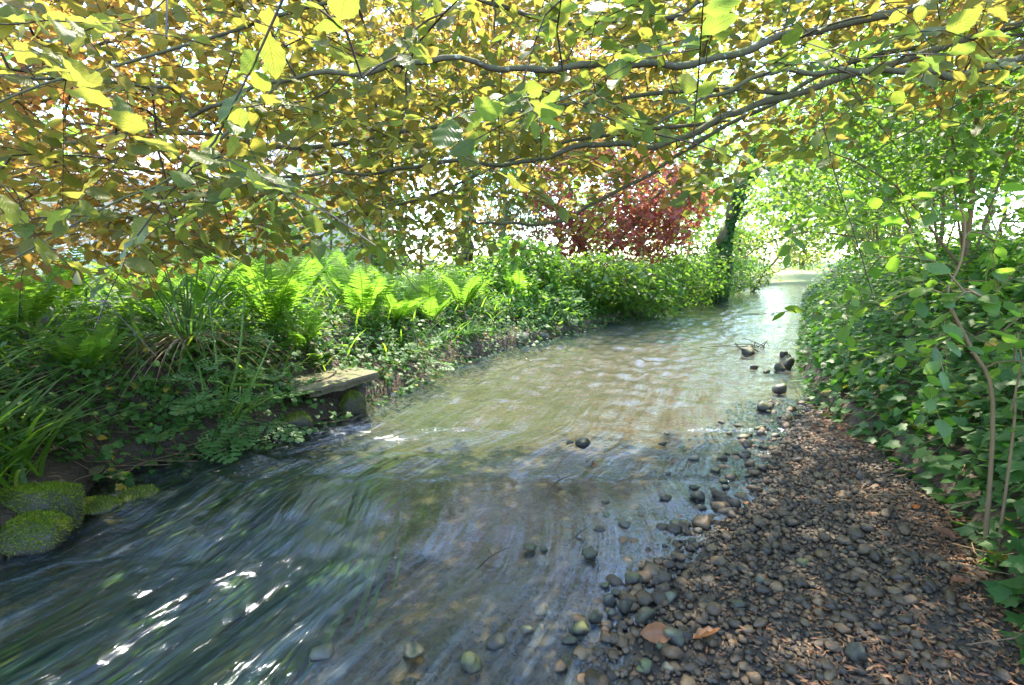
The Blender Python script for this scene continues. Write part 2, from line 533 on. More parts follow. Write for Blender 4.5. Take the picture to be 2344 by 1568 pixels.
M['weed'] = leaf_mat('water_weed', [(0, (.02, .08, .008)), (.7, (.06, .15, .01)), (1, (.16, .16, .02))], [(0, (.1, .3, .01)), (1, (.3, .4, .02))], .6, trans=.3)
M['stalk'] = leaf_mat('green_stalk', [(0, (.08, .16, .02)), (1, (.12, .2, .03))], [(0, (.3, .5, .05)), (1, (.4, .6, .06))], .4, trans=.25)
M['petal'] = leaf_mat('white_petal', [(0, (.75, .76, .7)), (1, (.8, .8, .76))], [(0, (.7, .7, .6)), (1, (.7, .7, .6))], .6)
M['dead'] = leaf_mat('dead_leaf', [(0, (.10, .045, .02)), (.6, (.2, .075, .025)), (1, (.3, .16, .07))], [(0, (.15, .05, .02)), (1, (.4, .2, .08))], .6, .6, 7, .25)
M['bark'] = bark_mat('beech_bark', (.035, .032, .022), (.11, .10, .07), .75)
M['twig'] = bark_mat('twig_bark', (.03, .022, .016), (.07, .055, .035))
M['brownstem'] = bark_mat('brown_stem', (.11, .07, .035), (.2, .14, .07), 0, 30)
M['mossbark'] = bark_mat('mossy_bark', (.06, .05, .03), (.14, .12, .06), .8, 10, (.14, .15, .03))


def rock_mat(name, stops, scale=18, rough=.5, moss=0.0, wet=True):
    t = NT(name); geo = t.n('ShaderNodeNewGeometry'); pos = geo.outputs['Position']; oi = t.n('ShaderNodeObjectInfo')
    g = t.n('ShaderNodeAttribute', attribute_name='tint')
    f = t.math('FRACT', t.math('ADD', g.outputs['Fac'], oi.outputs['Random']))
    c = t.ramp(f, stops)
    c = t.mix(t.math('MULTIPLY', t.noise(pos, scale, 6, .75), .75), c, t.mix(1.0, c, (.35, .36, .38), 'MULTIPLY'))
    c = t.mix(t.math('MULTIPLY_ADD', t.noise(pos, scale * 6, 3), 5, -3.1, clamp=True), c, t.mix(1.0, c, (1.9, 1.8, 1.6), 'MULTIPLY'))
    if moss:
        sp = t.n('ShaderNodeSeparateXYZ'); t.set(sp.inputs[0], geo.outputs['Normal'])
        k = t.math('MULTIPLY', t.math('MULTIPLY_ADD', sp.outputs[2], 1.2, .1, clamp=True), t.math('MULTIPLY_ADD', t.noise(pos, 9, 6, .7), 4, -1.6, clamp=True))
        c = t.mix(t.math('MULTIPLY', k, moss), c, (.085, .10, .018))
    r = t.math('MULTIPLY_ADD', t.noise(pos, 5, 3), .5, rough - .25, clamp=True)
    return t.done(t.bsdf(c, r, t.bump(t.noise(pos, scale * 3, 7, .75), .55, .012), .5))


M['pebble'] = rock_mat('wet_pebble', [(0, (.03, .021, .011)), (.3, (.06, .039, .018)), (.55, (.115, .066, .024)), (.75, (.05, .036, .02)), (.9, (.18, .115, .05)), (1, (.03, .021, .012))], 46, .34)
M['rock'] = rock_mat('stream_rock', [(0, (.05, .045, .038)), (.5, (.09, .08, .065)), (1, (.12, .105, .08))], 14, .48, .8)
M['darkrock'] = rock_mat('dark_rock', [(0, (.026, .022, .016)), (1, (.055, .045, .032))], 20, .6, .7)
M['slab'] = rock_mat('slab_concrete', [(0, (.15, .125, .075)), (1, (.17, .14, .085))], 16, .85, 1.0)


def moss_mat():
    t = NT('moss'); geo = t.n('ShaderNodeNewGeometry')
    g = t.n('ShaderNodeAttribute', attribute_name='tint')
    c = t.ramp(g.outputs['Fac'], [(0, (.06, .10, .008)), (.6, (.15, .22, .015)), (.85, (.24, .28, .03)), (1, (.28, .26, .11))])
    p = t.bsdf(c, .75, None, .2); tr = t.n('ShaderNodeBsdfTranslucent'); t.set(tr.inputs[0], t.mix(1.0, c, (2.2, 2.2, 1.2), 'MULTIPLY'))
    mx = t.n('ShaderNodeMixShader'); mx.inputs[0].default_value = .35
    t.t.links.new(p, mx.inputs[1]); t.t.links.new(tr.outputs[0], mx.inputs[2])
    return t.done(mx.outputs[0])


M['moss'] = moss_mat()


def ground_mat():
    t = NT('ground'); geo = t.n('ShaderNodeNewGeometry'); pos = geo.outputs['Position']
    g = t.n('ShaderNodeAttribute', attribute_name='tint')           # 0 stream bed, .5 bank soil, 1 meadow
    v = t.n('ShaderNodeTexVoronoi'); t.set(v.inputs['Vector'], pos); v.inputs['Scale'].default_value = 26
    vr = t.n('ShaderNodeSeparateXYZ'); t.set(vr.inputs[0], v.outputs['Color'])
    bed = t.ramp(vr.outputs[0], [(0, (.05, .035, .02)), (.4, (.14, .09, .045)), (.7, (.2, .13, .065)), (1, (.09, .075, .05))])
    bed = t.mix(t.math('MULTIPLY_ADD', t.noise(pos, 1.6, 5), 3, -1.2, clamp=True), bed, (.12, .075, .036))
    alg = t.math('MULTIPLY', t.math('MULTIPLY_ADD', t.noise(pos, 1.1, 5, .65), 2.6, -.8, clamp=True), t.math('MULTIPLY', g.outputs['Fac'], 5.0, clamp=True))
    bed = t.mix(alg, bed, (.045, .075, .012))
    soil = t.mix(t.noise(pos, 9, 6, .7), (.022, .015, .009), (.07, .048, .026))
    mead = t.mix(t.noise(pos, .8, 6, .7), (.22, .25, .07), (.42, .38, .17))
    c = t.mix(t.math('MULTIPLY_ADD', g.outputs['Fac'], 3.4, -.7, clamp=True), bed, soil)
    c = t.mix(t.math('MULTIPLY_ADD', g.outputs['Fac'], 2.0, -1.0, clamp=True), c, mead)
    h = t.math('ADD', t.math('MULTIPLY', v.outputs['Distance'], -.8), t.noise(pos, 40, 5))
    return t.done(t.bsdf(c, .7, t.bump(h, .8, .02), .35))


M['ground'] = ground_mat()
M['grit'] = rock_mat('wet_grit', [(0, (.032, .023, .013)), (1, (.036, .026, .015))], 60, .6)
M['dropwort'] = leaf_mat('dropwort_leaf', [(0, (.07, .17, .05)), (1, (.11, .21, .06))], [(0, (.2, .46, .06)), (1, (.36, .56, .08))], .45)


def water_mat():
    t = NT('water')
    uv = t.n('ShaderNodeUVMap').outputs[0]
    geo = t.n('ShaderNodeNewGeometry')
    st = t.noise(t.mapping(uv, (1.0, 9, 1)), 1.0, 5, .62, .8)
    st2 = t.noise(t.mapping(uv, (2.2, 34, 1)), 1.0, 4, .6, .5)
    rip = t.noise(t.mapping(uv, (5.0, 8.0, 1)), 1.0, 3, .5, 1.2)
    py = t.n('ShaderNodeSeparateXYZ'); t.set(py.inputs[0], geo.outputs['Position'])
    k = t.math('MULTIPLY_ADD', py.outputs[1], .4, -1.4, clamp=True)                   # silky near, rippled further up
    h = t.math('ADD', t.math('MULTIPLY', st, 1.0), t.math('MULTIPLY', st2, .22))
    h = t.math('ADD', t.math('MULTIPLY', h, t.math('SUBTRACT', 1.0, t.math('MULTIPLY', k, .6))), t.math('MULTIPLY', rip, t.math('MULTIPLY', k, .7)))
    nrm = t.bump(h, .5, .05)
    fr = t.n('ShaderNodeFresnel'); fr.inputs['IOR'].default_value = 1.33; t.set(fr.inputs['Normal'], nrm)
    f = t.math('MULTIPLY_ADD', fr.outputs[0], .92, .03, clamp=True)
    gl = t.n('ShaderNodeBsdfGlossy'); t.set(gl.inputs['Roughness'], t.math('MULTIPLY_ADD', k, -.05, .09)); t.set(gl.inputs['Normal'], nrm)
    gl.inputs['Color'].default_value = (.86, .93, 1, 1)  # sky's blue put into the reflection colour; clear water reflects untinted
    tp = t.n('ShaderNodeBsdfTransparent'); tp.inputs[0].default_value = (.60, .66, .56, 1)
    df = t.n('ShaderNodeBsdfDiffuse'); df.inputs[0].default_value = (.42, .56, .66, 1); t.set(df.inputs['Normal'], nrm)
    # thin streaks along the flow: aerated water plus blue sky sheen painted in
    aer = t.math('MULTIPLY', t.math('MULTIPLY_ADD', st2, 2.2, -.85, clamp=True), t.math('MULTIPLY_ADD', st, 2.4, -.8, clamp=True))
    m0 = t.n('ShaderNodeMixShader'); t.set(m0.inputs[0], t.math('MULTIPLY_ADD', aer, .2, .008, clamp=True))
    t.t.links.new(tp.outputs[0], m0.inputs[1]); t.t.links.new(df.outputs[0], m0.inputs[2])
    m1 = t.n('ShaderNodeMixShader'); t.set(m1.inputs[0], f)
    t.t.links.new(m0.outputs[0], m1.inputs[1]); t.t.links.new(gl.outputs[0], m1.inputs[2])
    return t.done(m1.outputs[0])


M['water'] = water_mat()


def plain(name, c, rough=.7, var=.25, scale=3, **kw):
    t = NT(name); geo = t.n('ShaderNodeNewGeometry')
    n = t.noise(geo.outputs['Position'], scale, 6, .7)
    cc = t.mix(t.math('MULTIPLY', n, var * 2), c, tuple(v * .5 for v in c))
    return t.done(t.bsdf(cc, rough, t.bump(t.noise(geo.outputs['Position'], scale * 20, 4), .3, .01), .4, **kw))


M['wall'] = plain('cream_render', (.62, .55, .42), .85)
M['white'] = plain('white_paint', (.8, .8, .77), .5, .08)
M['roof'] = plain('roof_tile', (.42, .37, .31), .8)
M['shutter'] = plain('shutter_wood', (.42, .34, .24), .7)
M['glass'] = plain('window_glass', (.10, .12, .11), .08, .1)
M['gate'] = plain('grey_timber', (.3, .28, .24), .8)

# ================================================================== THE SETTING
# ground: one sheet, fitted to the stream's course
ys = np.concatenate([np.linspace(-8, 1, 19)[:-1], np.linspace(1, 8, 100)[:-1], np.geomspace(8, 36, 60)[:-1], np.geomspace(36, 900, 30)])
offl = np.concatenate([-np.geomspace(3.2, 900, 26)[::-1], -np.linspace(3.0, .9, 20), -np.linspace(.85, .005, 22)])
offr = -offl[::-1]
fr = np.linspace(0, 1, 64)
X = np.concatenate([xl(ys)[:, None] + offl, xl(ys)[:, None] + (xi(ys) - xl(ys))[:, None] * fr, xi(ys)[:, None] + offr], 1)
Y = np.repeat(ys[:, None], X.shape[1], 1)
Z = hz(X, Y)
nc = X.shape[1]
i = np.arange(len(ys) - 1)[:, None] * nc; k = np.arange(nc - 1)[None]
F = np.stack([i + k, i + k + 1, i + nc + k + 1, i + nc + k], -1).reshape(-1, 4)
inside = (X > xl(Y)) & (X < xi(Y))
Tg = np.clip((X - xl(Y)) / np.maximum(xw(Y) - xl(Y), .3), 0, 1)
zone = np.where(inside, .2 * (1 - smooth(.25, .6, Tg)) * (1 - smooth(4, 7, Y)), .5) + np.where(inside, 0, .5 * smooth(27, 34, Y))
gb = MB(); gb.add(np.stack([X, Y, Z], -1).reshape(-1, 3), F, None, zone.ravel())
ground = gb.build('ground', M['ground']); ground['kind'] = 'structure'

# stream: the moving water surface
wy = np.concatenate([np.linspace(-7, 1, 24)[:-1], np.linspace(1, 7, 200)[:-1], np.geomspace(7, 33, 150)[:-1], np.linspace(33, 46, 10)])
fw = np.linspace(0, 1, 130)
x0 = xl(wy) - .12; x1 = np.minimum(xw(wy) + .45, xi(wy) + .1)
X = x0[:, None] + (x1 - x0)[:, None] * fw; Y = np.repeat(wy[:, None], len(fw), 1)
cl = (xl(wy) + xi(wy)) / 2
cs = np.concatenate([[0], np.cumsum(np.hypot(np.diff(wy), np.diff(cl)))])
slope = np.gradient(cl, wy); cosn = 1 / np.sqrt(1 + slope ** 2)
U_ = cs[:, None] + (X - cl[:, None]) * (slope * cosn)[:, None]; V_ = (X - cl[:, None]) * cosn[:, None]
q = np.random.default_rng(5)
h = np.zeros_like(X); h2 = np.zeros_like(X)
for _ in range(46):
    kn, ks = q.uniform(5, 34) * q.choice([-1, 1]), q.normal(0, 1.6)
    h += np.sin(kn * V_ + ks * U_ + q.uniform(0, 6.3) + .8 * np.sin(U_ * 1.3 + q.uniform(0, 6))) * (7 / abs(kn))
    kk = q.normal(0, 1, 2) * 17
    h2 += np.sin(kk[0] * V_ + kk[1] * U_ + q.uniform(0, 6.3) + .9 * np.sin(2.1 * V_ + q.uniform(0, 6))) * (5 / (np.hypot(*kk) + 3))
near = 1 - smooth(3.2, 6.5, Y)
Tt = np.clip((X - xl(Y)) / (xw(Y) - xl(Y)), 0, 1)
fast = smooth(0, .1, Tt) * (1 - smooth(.62, .95, Tt))
calm = (1 - .8 * smooth(.55, .9, Tt))
Zw = h * .0045 * near * fast + h2 * .010 * (1 - near) * calm * (1 - .5 * smooth(9, 20, Y)) + h2 * .0012
wb = MB()
nc = len(fw); i = np.arange(len(wy) - 1)[:, None] * nc; k = np.arange(nc - 1)[None]
wb.add(np.stack([X, Y, Zw], -1).reshape(-1, 3), np.stack([i + k, i + k + 1, i + nc + k + 1, i + nc + k], -1).reshape(-1, 4), np.stack([U_, V_], -1).reshape(-1, 2))
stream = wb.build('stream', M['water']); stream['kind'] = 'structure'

# water weed streaming under the surface
mb = MB()
n = 3000
yy = .4 + 3.6 * rng.beta(1.3, 2.0, n); tt = np.clip(rng.beta(1.7, 3.6, n), .05, .5)
xx = xl(yy) + (xw(yy) - xl(yy)) * tt
cl_ = np.array([np.interp(yy, wy, slope)]).ravel()
fl = unit(np.stack([-cl_, -np.ones(n), np.zeros(n)], 1))
patch = np.sin(xx * 2.3 + 1.7 * yy) + np.sin(3.1 * xx - 1.1 * yy + 2)
keep = patch > rng.uniform(-.6, 1.0, n)
p = np.stack([xx, yy, np.maximum(hz(xx, yy) + .02, -.20) + rng.uniform(0, .07, n)], 1)
p[:, 2] = np.minimum(p[:, 2], -.03)
sc = rng.uniform(.45, 1.0, n)
RIB = [leaf(.045, 5, 1, 0, -.02, pw=.5), leaf(.03, 5, 1, 0, .02, pw=.5)]
scatter(mb, RIB, p[keep], fl[keep] + rng.normal(0, .045, (keep.sum(), 3)) * [1, 1, .3], np.array([0, 0, 1.]) + rng.normal(0, .2, (keep.sum(), 3)), sc[keep], rng.beta(2, 2, keep.sum()))
w = mb.build('water_weed', M['weed'], None, 'stuff'); tag(w, 'dark green weed streaming under the fast water', 'water weed')

# ------------------------------------------------------------------ stones
def stone_mesh(seed, sub=1, squash=.6, rough=.18, angular=.0, mat=None, name='stone'):
    import bmesh
    b = bmesh.new(); bmesh.ops.create_icosphere(b, subdivisions=sub, radius=.5)
    r = np.random.default_rng(seed)
    V = np.array([v.co for v in b.verts]); F = np.array([[v.index for v in f.verts] for f in b.faces]); b.free()
    d = unit(V)
    s = np.ones(len(V))
    for _ in range(5):
        k = r.normal(0, 2.2, 3); s += rough * .5 * np.sin(d @ k + r.uniform(0, 6.3))
    if sub > 2:
        for _ in range(8): s += .03 * np.sin(d @ r.normal(0, 7, 3) + r.uniform(0, 6.3))
    if angular:
        for _ in range(11):
            nn = unit(r.normal(0, 1, 3)); lim = r.uniform(.5, .85)
            dt = (d * s[:, None]) @ nn
            s = np.where(dt > lim, s * (1 - angular + angular * lim / np.maximum(dt, .01)), s)
    V = d * s[:, None] * .5 * np.array([1, r.uniform(.65, .95), squash * r.uniform(.8, 1.2)])
    return V, F


PEB = [stone_mesh(100 + k, 1, .55, .34, .5) for k in range(8)]
PEBF = []
for k in range(10):
    V, F = stone_mesh(300 + k, 2, .6, .3, .85)
    b = MB(); b.add(V, F, None, 0.0); PEBF.append(b.mesh('stone', M['pebble']))

# gravel bar, with its largest pebbles as parts of it
gy = np.linspace(.2, 4.7, 90); gf = np.linspace(0, 1, 40)
X = (xw(gy) - .05)[:, None] + (xi(gy) + .12 - xw(gy) + .05)[:, None] * gf; Y = np.repeat(gy[:, None], 40, 1)
Z = hz(np.minimum(X, xi(Y) - .002), Y) + .004
i = np.arange(89)[:, None] * 40; k = np.arange(39)[None]
b = MB(); b.add(np.stack([X, Y, Z], -1).reshape(-1, 3), np.stack([i + k, i + k + 1, i + 41 + k, i + 40 + k], -1).reshape(-1, 4))
gravel_bar = b.build('gravel_bar', M['grit']); gravel_bar['kind'] = 'structure'
n = 27000
yy = rng.uniform(1.0, 4.9, n) ; u = rng.uniform(-.42, 1.0, n)
span = xi(yy) - xw(yy)
xx = np.where(u >= 0, xw(yy) + u * span, xw(yy) + u * 1.9)
okk = (u >= 0) | (rng.uniform(0, 1, n) < (1 + u / .42) * .75)
xx, yy, u = xx[okk], yy[okk], u[okk]; n = len(xx)
size = np.exp(rng.normal(math.log(.019), .5, n)).clip(.010, .075)
size *= np.where(u > .75, .75, np.where(u < 0, 1.45, 1))
z = hz(np.minimum(xx, xi(yy) - .01), yy) + .004 + size * .22
px, py, dep = project(np.stack([xx, yy, z], 1))
vis = (px > 0) & (px < 2343) & (py < 1600) & (z > -.012)
big = np.argsort(-np.where(vis, size / np.maximum(dep, .2), 0))[:300]
for c, j in enumerate(big):
    a = rng.uniform(0, 6.28); f = np.eye(4); s = size[j] * 1.15
    f[:3, :3] = np.array([[math.cos(a), -math.sin(a), 0], [math.sin(a), math.cos(a), 0], [rng.normal(0, .12), rng.normal(0, .12), 1]]) * s
    f[:3, 3] = (xx[j], yy[j], z[j])
    place('stone', PEBF[c % 10], f, gravel_bar)
rest = np.ones(n, bool); rest[big] = False
mb = MB()
idx = np.nonzero(rest)[0]
ang = rng.uniform(0, 6.28, len(idx))
yd = np.stack([np.cos(ang), np.sin(ang), rng.normal(0, .15, len(idx))], 1)
scatter(mb, [(V, F, np.zeros((len(V), 2))) for V, F in PEB], np.stack([xx, yy, z], 1)[idx], yd, np.array([0, 0, 1.]) + rng.normal(0, .15, (len(idx), 3)), size[idx] * 1.12, rng.uniform(0, 1, len(idx)))
mb.build('gravel', M['pebble'], gravel_bar, 'stuff')
# fallen bud scales and scraps of leaf on the gravel
n = 13000
yy = rng.uniform(1.0, 4.8, n); u = rng.beta(1.9, 1.0, n)
xx = xw(yy) + u * (xi(yy) - xw(yy)) ; clump = np.sin(xx * 5 + yy * 2) + np.sin(yy * 4.1 - xx * 3)
kp = clump > rng.uniform(-1.5, 1.2, n)
p = np.stack([xx, yy, hz(np.minimum(xx, xi(yy) - .01), yy) + rng.uniform(.008, .026, n)], 1)[kp]; n = len(p)
mb = MB(); scatter(mb, [leaf(.28, 2, 1, 0, .1), leaf(.18, 2, 1, 0, -.2)], p, rng.normal(0, 1, (n, 3)) * [1, 1, .12], np.array([0, 0, 1.]) + rng.normal(0, .35, (n, 3)), rng.uniform(.014, .036, n), rng.uniform(.2, 1, n))
w = mb.build('leaf_litter', M['dead'], None, 'stuff'); tag(w, 'rust brown bud scales scattered over the gravel bar', 'leaf litter')


def rock(px, py, wpx, hpx, mat, label, seed, group=None, z=0.0, name='rock', sub=3, deep=.35, angular=.75):
    """a rock whose foot is at the pixel, as wide and tall as it shows there"""
    c = P(px, py, z); dep = project(c)[2]
    w = wpx / FPX * dep; hgt = max(hpx / FPX * dep, .02)
    V, F = stone_mesh(seed, sub, 1.0, .26, .92)
    V = V / (V.max(0) - V.min(0))
    r = np.random.default_rng(seed + 1)
    V += unit(V) * (r.normal(0, .012, (len(V), 1)))
    V = V * [w, w * r.uniform(.7, 1.0), hgt * (1 + deep)]
    V[:, 2] += hgt * (1 - deep) / 2
    c = c + np.array([0, w * .3, 0])
    b = MB(); b.add(V, F, None, 0.0)
    o = obj(name, b.mesh(name, mat)); o.location = c
    return tag(o, label, 'rock', group), c, w, hgt


rocks = [
    (1355, 1284, 42, 32, 'darkrock', 'square dark rock standing alone in the shallows, well out from the gravel'),
    (1333, 1024, 46, 22, 'darkrock', 'dark wedge of rock breaking the surface in midstream'),
    (1305, 1016, 22, 9, 'darkrock', 'small flat stone against the dark midstream wedge'),
    (1753, 940, 46, 24, 'rock', 'brown blocky rock in calm water near the ivy bank'),
    (1790, 900, 38, 24, 'rock', 'mossy rounded rock in calm water between the brown block and the boulder cluster'),
    (1805, 845, 42, 32, 'darkrock', 'largest boulder of the cluster against the ivy bank'),
    (1786, 847, 30, 18, 'darkrock', 'low square boulder in front of the cluster by the ivy'),
    (1798, 818, 30, 17, 'darkrock', 'far boulder topping the cluster by the ivy'),
    (1757, 853, 20, 10, 'darkrock', 'round stone lying off the boulder cluster'),
    (1727, 845, 24, 10, 'darkrock', 'flat stone farthest out from the boulder cluster'),
    (1714, 812, 34, 22, 'darkrock', 'rock that holds the drifted weed and twigs upstream'),
    (1601, 1146, 40, 24, 'darkrock', 'dark rock with twigs lodged behind it at the tip of the gravel'),
    (1482, 1428, 62, 40, 'darkrock', 'broad pointed rock, largest of the group by the gravel edge'),
    (1433, 1405, 46, 40, 'darkrock', 'tall speckled rock next to the broad pointed one'),
    (1365, 1430, 40, 34, 'darkrock', 'upright black rock at the water side of the gravel-edge group'),
    (1393, 1385, 36, 26, 'rock', 'pale rounded rock behind the upright black one'),
    (1400, 1415, 26, 24, 'rock', 'small mossy rock between the black and the speckled rocks'),
    (1535, 1382, 36, 24, 'rock', 'round mossy rock ringed with ripples off the gravel edge'),
    (1455, 1340, 52, 30, 'darkrock', 'long double-humped rock in the shallows above the group'),
    (1553, 1482, 58, 46, 'rock', 'cut-looking block of stone on the wet gravel with dead leaves'),
    (1520, 1494, 46, 26, 'darkrock', 'dark slabby stone leaning on the cut-looking block'),
    (1478, 1548, 50, 34, 'darkrock', 'black stone at the foot of the gravel below the block'),
    (1530, 1545, 40, 26, 'rock', 'brown stone between the black stone and the gravel'),
    (1205, 1450, 40, 16, 'rock', 'mossy stone lapped by fast water, apart from the gravel'),
    (1140, 1480, 54, 24, 'darkrock', 'smooth brown stone awash in the current'),
    (1075, 1535, 60, 30, 'darkrock', 'stone with white water curling over it'),
    (940, 1505, 60, 24, 'darkrock', 'drowned stone with silky water pouring round it'),
    (1990, 1368, 26, 28, 'rock', 'upright grey stone standing on the dry gravel'),
    (1970, 1520, 62, 44, 'darkrock', 'big black stone in the gravel'),
    (1840, 1300, 36, 22, 'darkrock', 'dark stone with leaf scraps in the middle of the gravel'),
    (1770, 1135, 34, 18, 'darkrock', 'pair-less dark stone on the tip of the gravel beside blue water'),
    (1690, 1400, 40, 26, 'darkrock', 'black stone where gravel and water meet below the tip'),
    (1745, 1345, 34, 26, 'rock', 'round tan stone in the wet gravel'),
]
for s, (a, b_, c_, d_, m, lab) in enumerate([(r_[0], r_[1], r_[2] * .85, r_[3] * .85, *r_[4:]) for r_ in rocks]):
    zz = max(0.0, float(hz(*P(a, b_)[:2])))
    rock(a, b_, c_, d_, M[m], lab, 500 + s * 3, z=zz)
q = np.random.default_rng(9)
for s in range(46):                                                  # small stones breaking the surface
    yv = q.uniform(1.5, 4.6); xv = float(xw(yv)) - abs(q.normal(.10, .38)); a, b_, dep = project(np.array([xv, yv, 0.0]))
    wv = q.uniform(.03, .085)
    rock(a, b_, wv / dep * FPX, wv * .34 / dep * FPX, M['darkrock'] if q.uniform() < .7 else M['rock'], 'small wet stone breaking the surface of the shallows', 900 + s, 'small stones in the shallows', sub=2)

# ---- mossy boulders on the near bank
def moss_on(V, F, mb, n, length, zmin=-.3, dry=.2):
    """tufts over a surface"""
    tri = V[F]; nn = np.cross(tri[:, 1] - tri[:, 0], tri[:, 2] - tri[:, 0]); ar = np.linalg.norm(nn, axis=1); nn = unit(nn)
    up = np.clip(nn[:, 2] - zmin, 0.02, 1) * ar
    j = rng.choice(len(F), n, p=up / up.sum())
    r = rng.uniform(0, 1, (n, 2)); sw = r.sum(1) > 1; r[sw] = 1 - r[sw]
    p = tri[j, 0] + (tri[j, 1] - tri[j, 0]) * r[:, :1] + (tri[j, 2] - tri[j, 0]) * r[:, 1:]
    d = nn[j] * .8 + rng.normal(0, .5, (n, 3)) + [0, 0, .1]
    lo = np.clip((p[:, 2] - V[:, 2].min()) / np.ptp(V[:, 2]), 0, 1)
    tint = np.where(rng.uniform(0, 1, n) > lo + dry, rng.uniform(.8, 1, n), rng.uniform(0, .85, n))
    scatter(mb, [leaf(.28, 2, 1, .2, -.3), leaf(.2, 2, 1, 0, .3)], p, d, rng.normal(0, 1, (n, 3)), rng.uniform(.6, 1.3, n) * length, tint)


def boulder(px, py, wpx, hpx, label, seed, ntuft, z=0.0, flat=1.0, yback=.8, tl=.0135):
    c = P(px, py, z); dep = project(c)[2]
    w, hh = wpx / FPX * dep, hpx / FPX * dep
    V, F = stone_mesh(seed, 3, 1.0, .22, .8)
    V = V / (V.max(0) - V.min(0)) * [w, w * yback, hh * 1.35]
    V[:, 2] += hh * .33
    c = c + np.array([0, w * .35, 0])
    t = thing('mossy_boulder', label, 'boulder', c)
    b = MB(); b.add(V + c, F); b.build('stone', M['darkrock'], t)
    if ntuft:
        b = MB(); moss_on(V + c, F, b, ntuft, tl); b.build('moss', M['moss'], t, 'stuff')
    return t


boulder(60, 1235, 165, 118, 'large boulder capped with thick bright moss at the water edge', 41, 7500)
boulder(35, 1275, 140, 75, 'lower moss-covered boulder in front of the large mossy one', 45, 5000)
boulder(95, 1108, 100, 50, 'rounded stone with a thin cap of moss under the ivy', 52, 2600, z=.06)
boulder(195, 1185, 110, 22, 'flat wet stone trailing dark moss into the current', 57, 1200, tl=.014)
boulder(290, 1150, 90, 14, 'drowned mossy stone downstream of the brown pool', 59, 800, tl=.014)
boulder(800, 950, 60, 56, 'mossy block propping the concrete slab', 63, 3000)
boulder(857, 905, 62, 44, 'yellow-mossed stone at the upstream end of the slab', 66, 2500)
boulder(655, 1000, 90, 40, 'earthy moss-tufted stone at the downstream end of the slab', 71, 1500)
boulder(905, 885, 58, 26, 'low mossy stone next upstream of the yellow-mossed one', 74, 1200)
for s, (a, b_, c_, d_, lab) in enumerate([(1005, 822, 44, 30, 'squared bank stone half hidden by ivy'), (1175, 790, 60, 28, 'long tan stone in the foot of the bank'),
                                         (1145, 796, 36, 22, 'dark stone beside the long tan one'), (1235, 778, 44, 18, 'flat stone at the farthest stony stretch of bank'),
                                         (25, 1120, 80, 30, 'smooth grey stone behind the large mossy boulder'), (1060, 822, 40, 18, 'rounded stone between the squared and the dark bank stones')]):
    rock(a, b_, c_, d_, M['rock'], lab, 1200 + s * 5, name='bank_stone')

# ---- the concrete slab, two thick plates on the bank
def slab_plate(c4, zt, th, seed):
    r = np.random.default_rng(seed)
    c4 = np.array(c4, float); n_ = 9
    top = []
    for a in np.linspace(0, 1, n_):
        for b_ in np.linspace(0, 1, n_):
            top.append((c4[0] * (1 - a) + c4[1] * a) * (1 - b_) + (c4[3] * (1 - a) + c4[2] * a) * b_)
    T = np.array(top).reshape(n_, n_, 2)
    edge = np.zeros((n_, n_), bool); edge[[0, -1]] = True; edge[:, [0, -1]] = True
    T[edge] += r.normal(0, .014, (edge.sum(), 2))
    zz = zt + r.normal(0, .002, (n_, n_)) - edge * .008
    V1 = np.concatenate([T, zz[..., None]], 2).reshape(-1, 3); V2 = V1 - [0, 0, th]
    id_ = lambda a, b_: a * n_ + b_
    Ft = [[id_(a, b_), id_(a + 1, b_), id_(a + 1, b_ + 1), id_(a, b_ + 1)] for a in range(n_ - 1) for b_ in range(n_ - 1)]
    ring = [id_(a, 0) for a in range(n_)] + [id_(n_ - 1, b_) for b_ in range(1, n_)] + [id_(a, n_ - 1) for a in range(n_ - 2, -1, -1)] + [id_(0, b_) for b_ in range(n_ - 2, 0, -1)]
    m = n_ * n_
    Fs = [[ring[j], ring[(j + 1) % len(ring)], ring[(j + 1) % len(ring)] + m, ring[j] + m] for j in range(len(ring))]
    Fb = [[f[3] + m, f[2] + m, f[1] + m, f[0] + m] for f in Ft]
    b = MB(); b.add(np.vstack([V1, V2]), Ft + Fs + Fb); return b


ZS = .33
c4 = [P(632, 890, ZS)[:2], P(872, 848, ZS)[:2], P(800, 832, ZS)[:2], P(640, 858, ZS)[:2]]
c4[0] = P(679, 897, ZS)[:2]; c4[3] = P(632, 871, ZS)[:2]; c4[2] = P(780, 830, ZS)[:2]; c4[1] = P(866, 849, ZS)[:2]
SLC = ctr = np.mean(c4, 0)
slab = thing('concrete_slab', 'mossy concrete slab ledge jutting from the bank over the water', 'slab', (*ctr, ZS - .12))
_sp = slab_plate(c4, ZS, .026, 1); _sp.build('top_plate', M['slab'], slab, flat=True)
_V = np.vstack(_sp.V); _F = np.vstack(_sp.F)[:64]; _F = np.vstack([_F[:, :3], _F[:, [0, 2, 3]]])
_fl = np.cross(_V[_F[:, 1]] - _V[_F[:, 0]], _V[_F[:, 2]] - _V[_F[:, 0]])[:, 2] < 0; _F[_fl] = _F[_fl][:, ::-1]
b = MB(); moss_on(_V, _F, b, 1500, .008, dry=.35); b.build('moss', M['moss'], slab, 'stuff')
c5 = [np.array(c) * .82 + ctr * .18 + np.array([.05, .10]) for c in c4]
slab_plate(c5, ZS - .027, .06, 2).build('lower_plate', M['slab'], slab, flat=True)
b = MB(); pp = curve([P(640, 885, ZS + .012), P(690, 878, ZS + .01), P(740, 868, ZS + .012), P(768, 852, ZS + .012), P(765, 836, ZS + .03)], 16)
tube(b, pp, np.linspace(.004, .007, 16), 5); tw = b.build('fallen_twig', M['twig']); tag(tw, 'thin crooked twig lying across the concrete slab', 'twig')
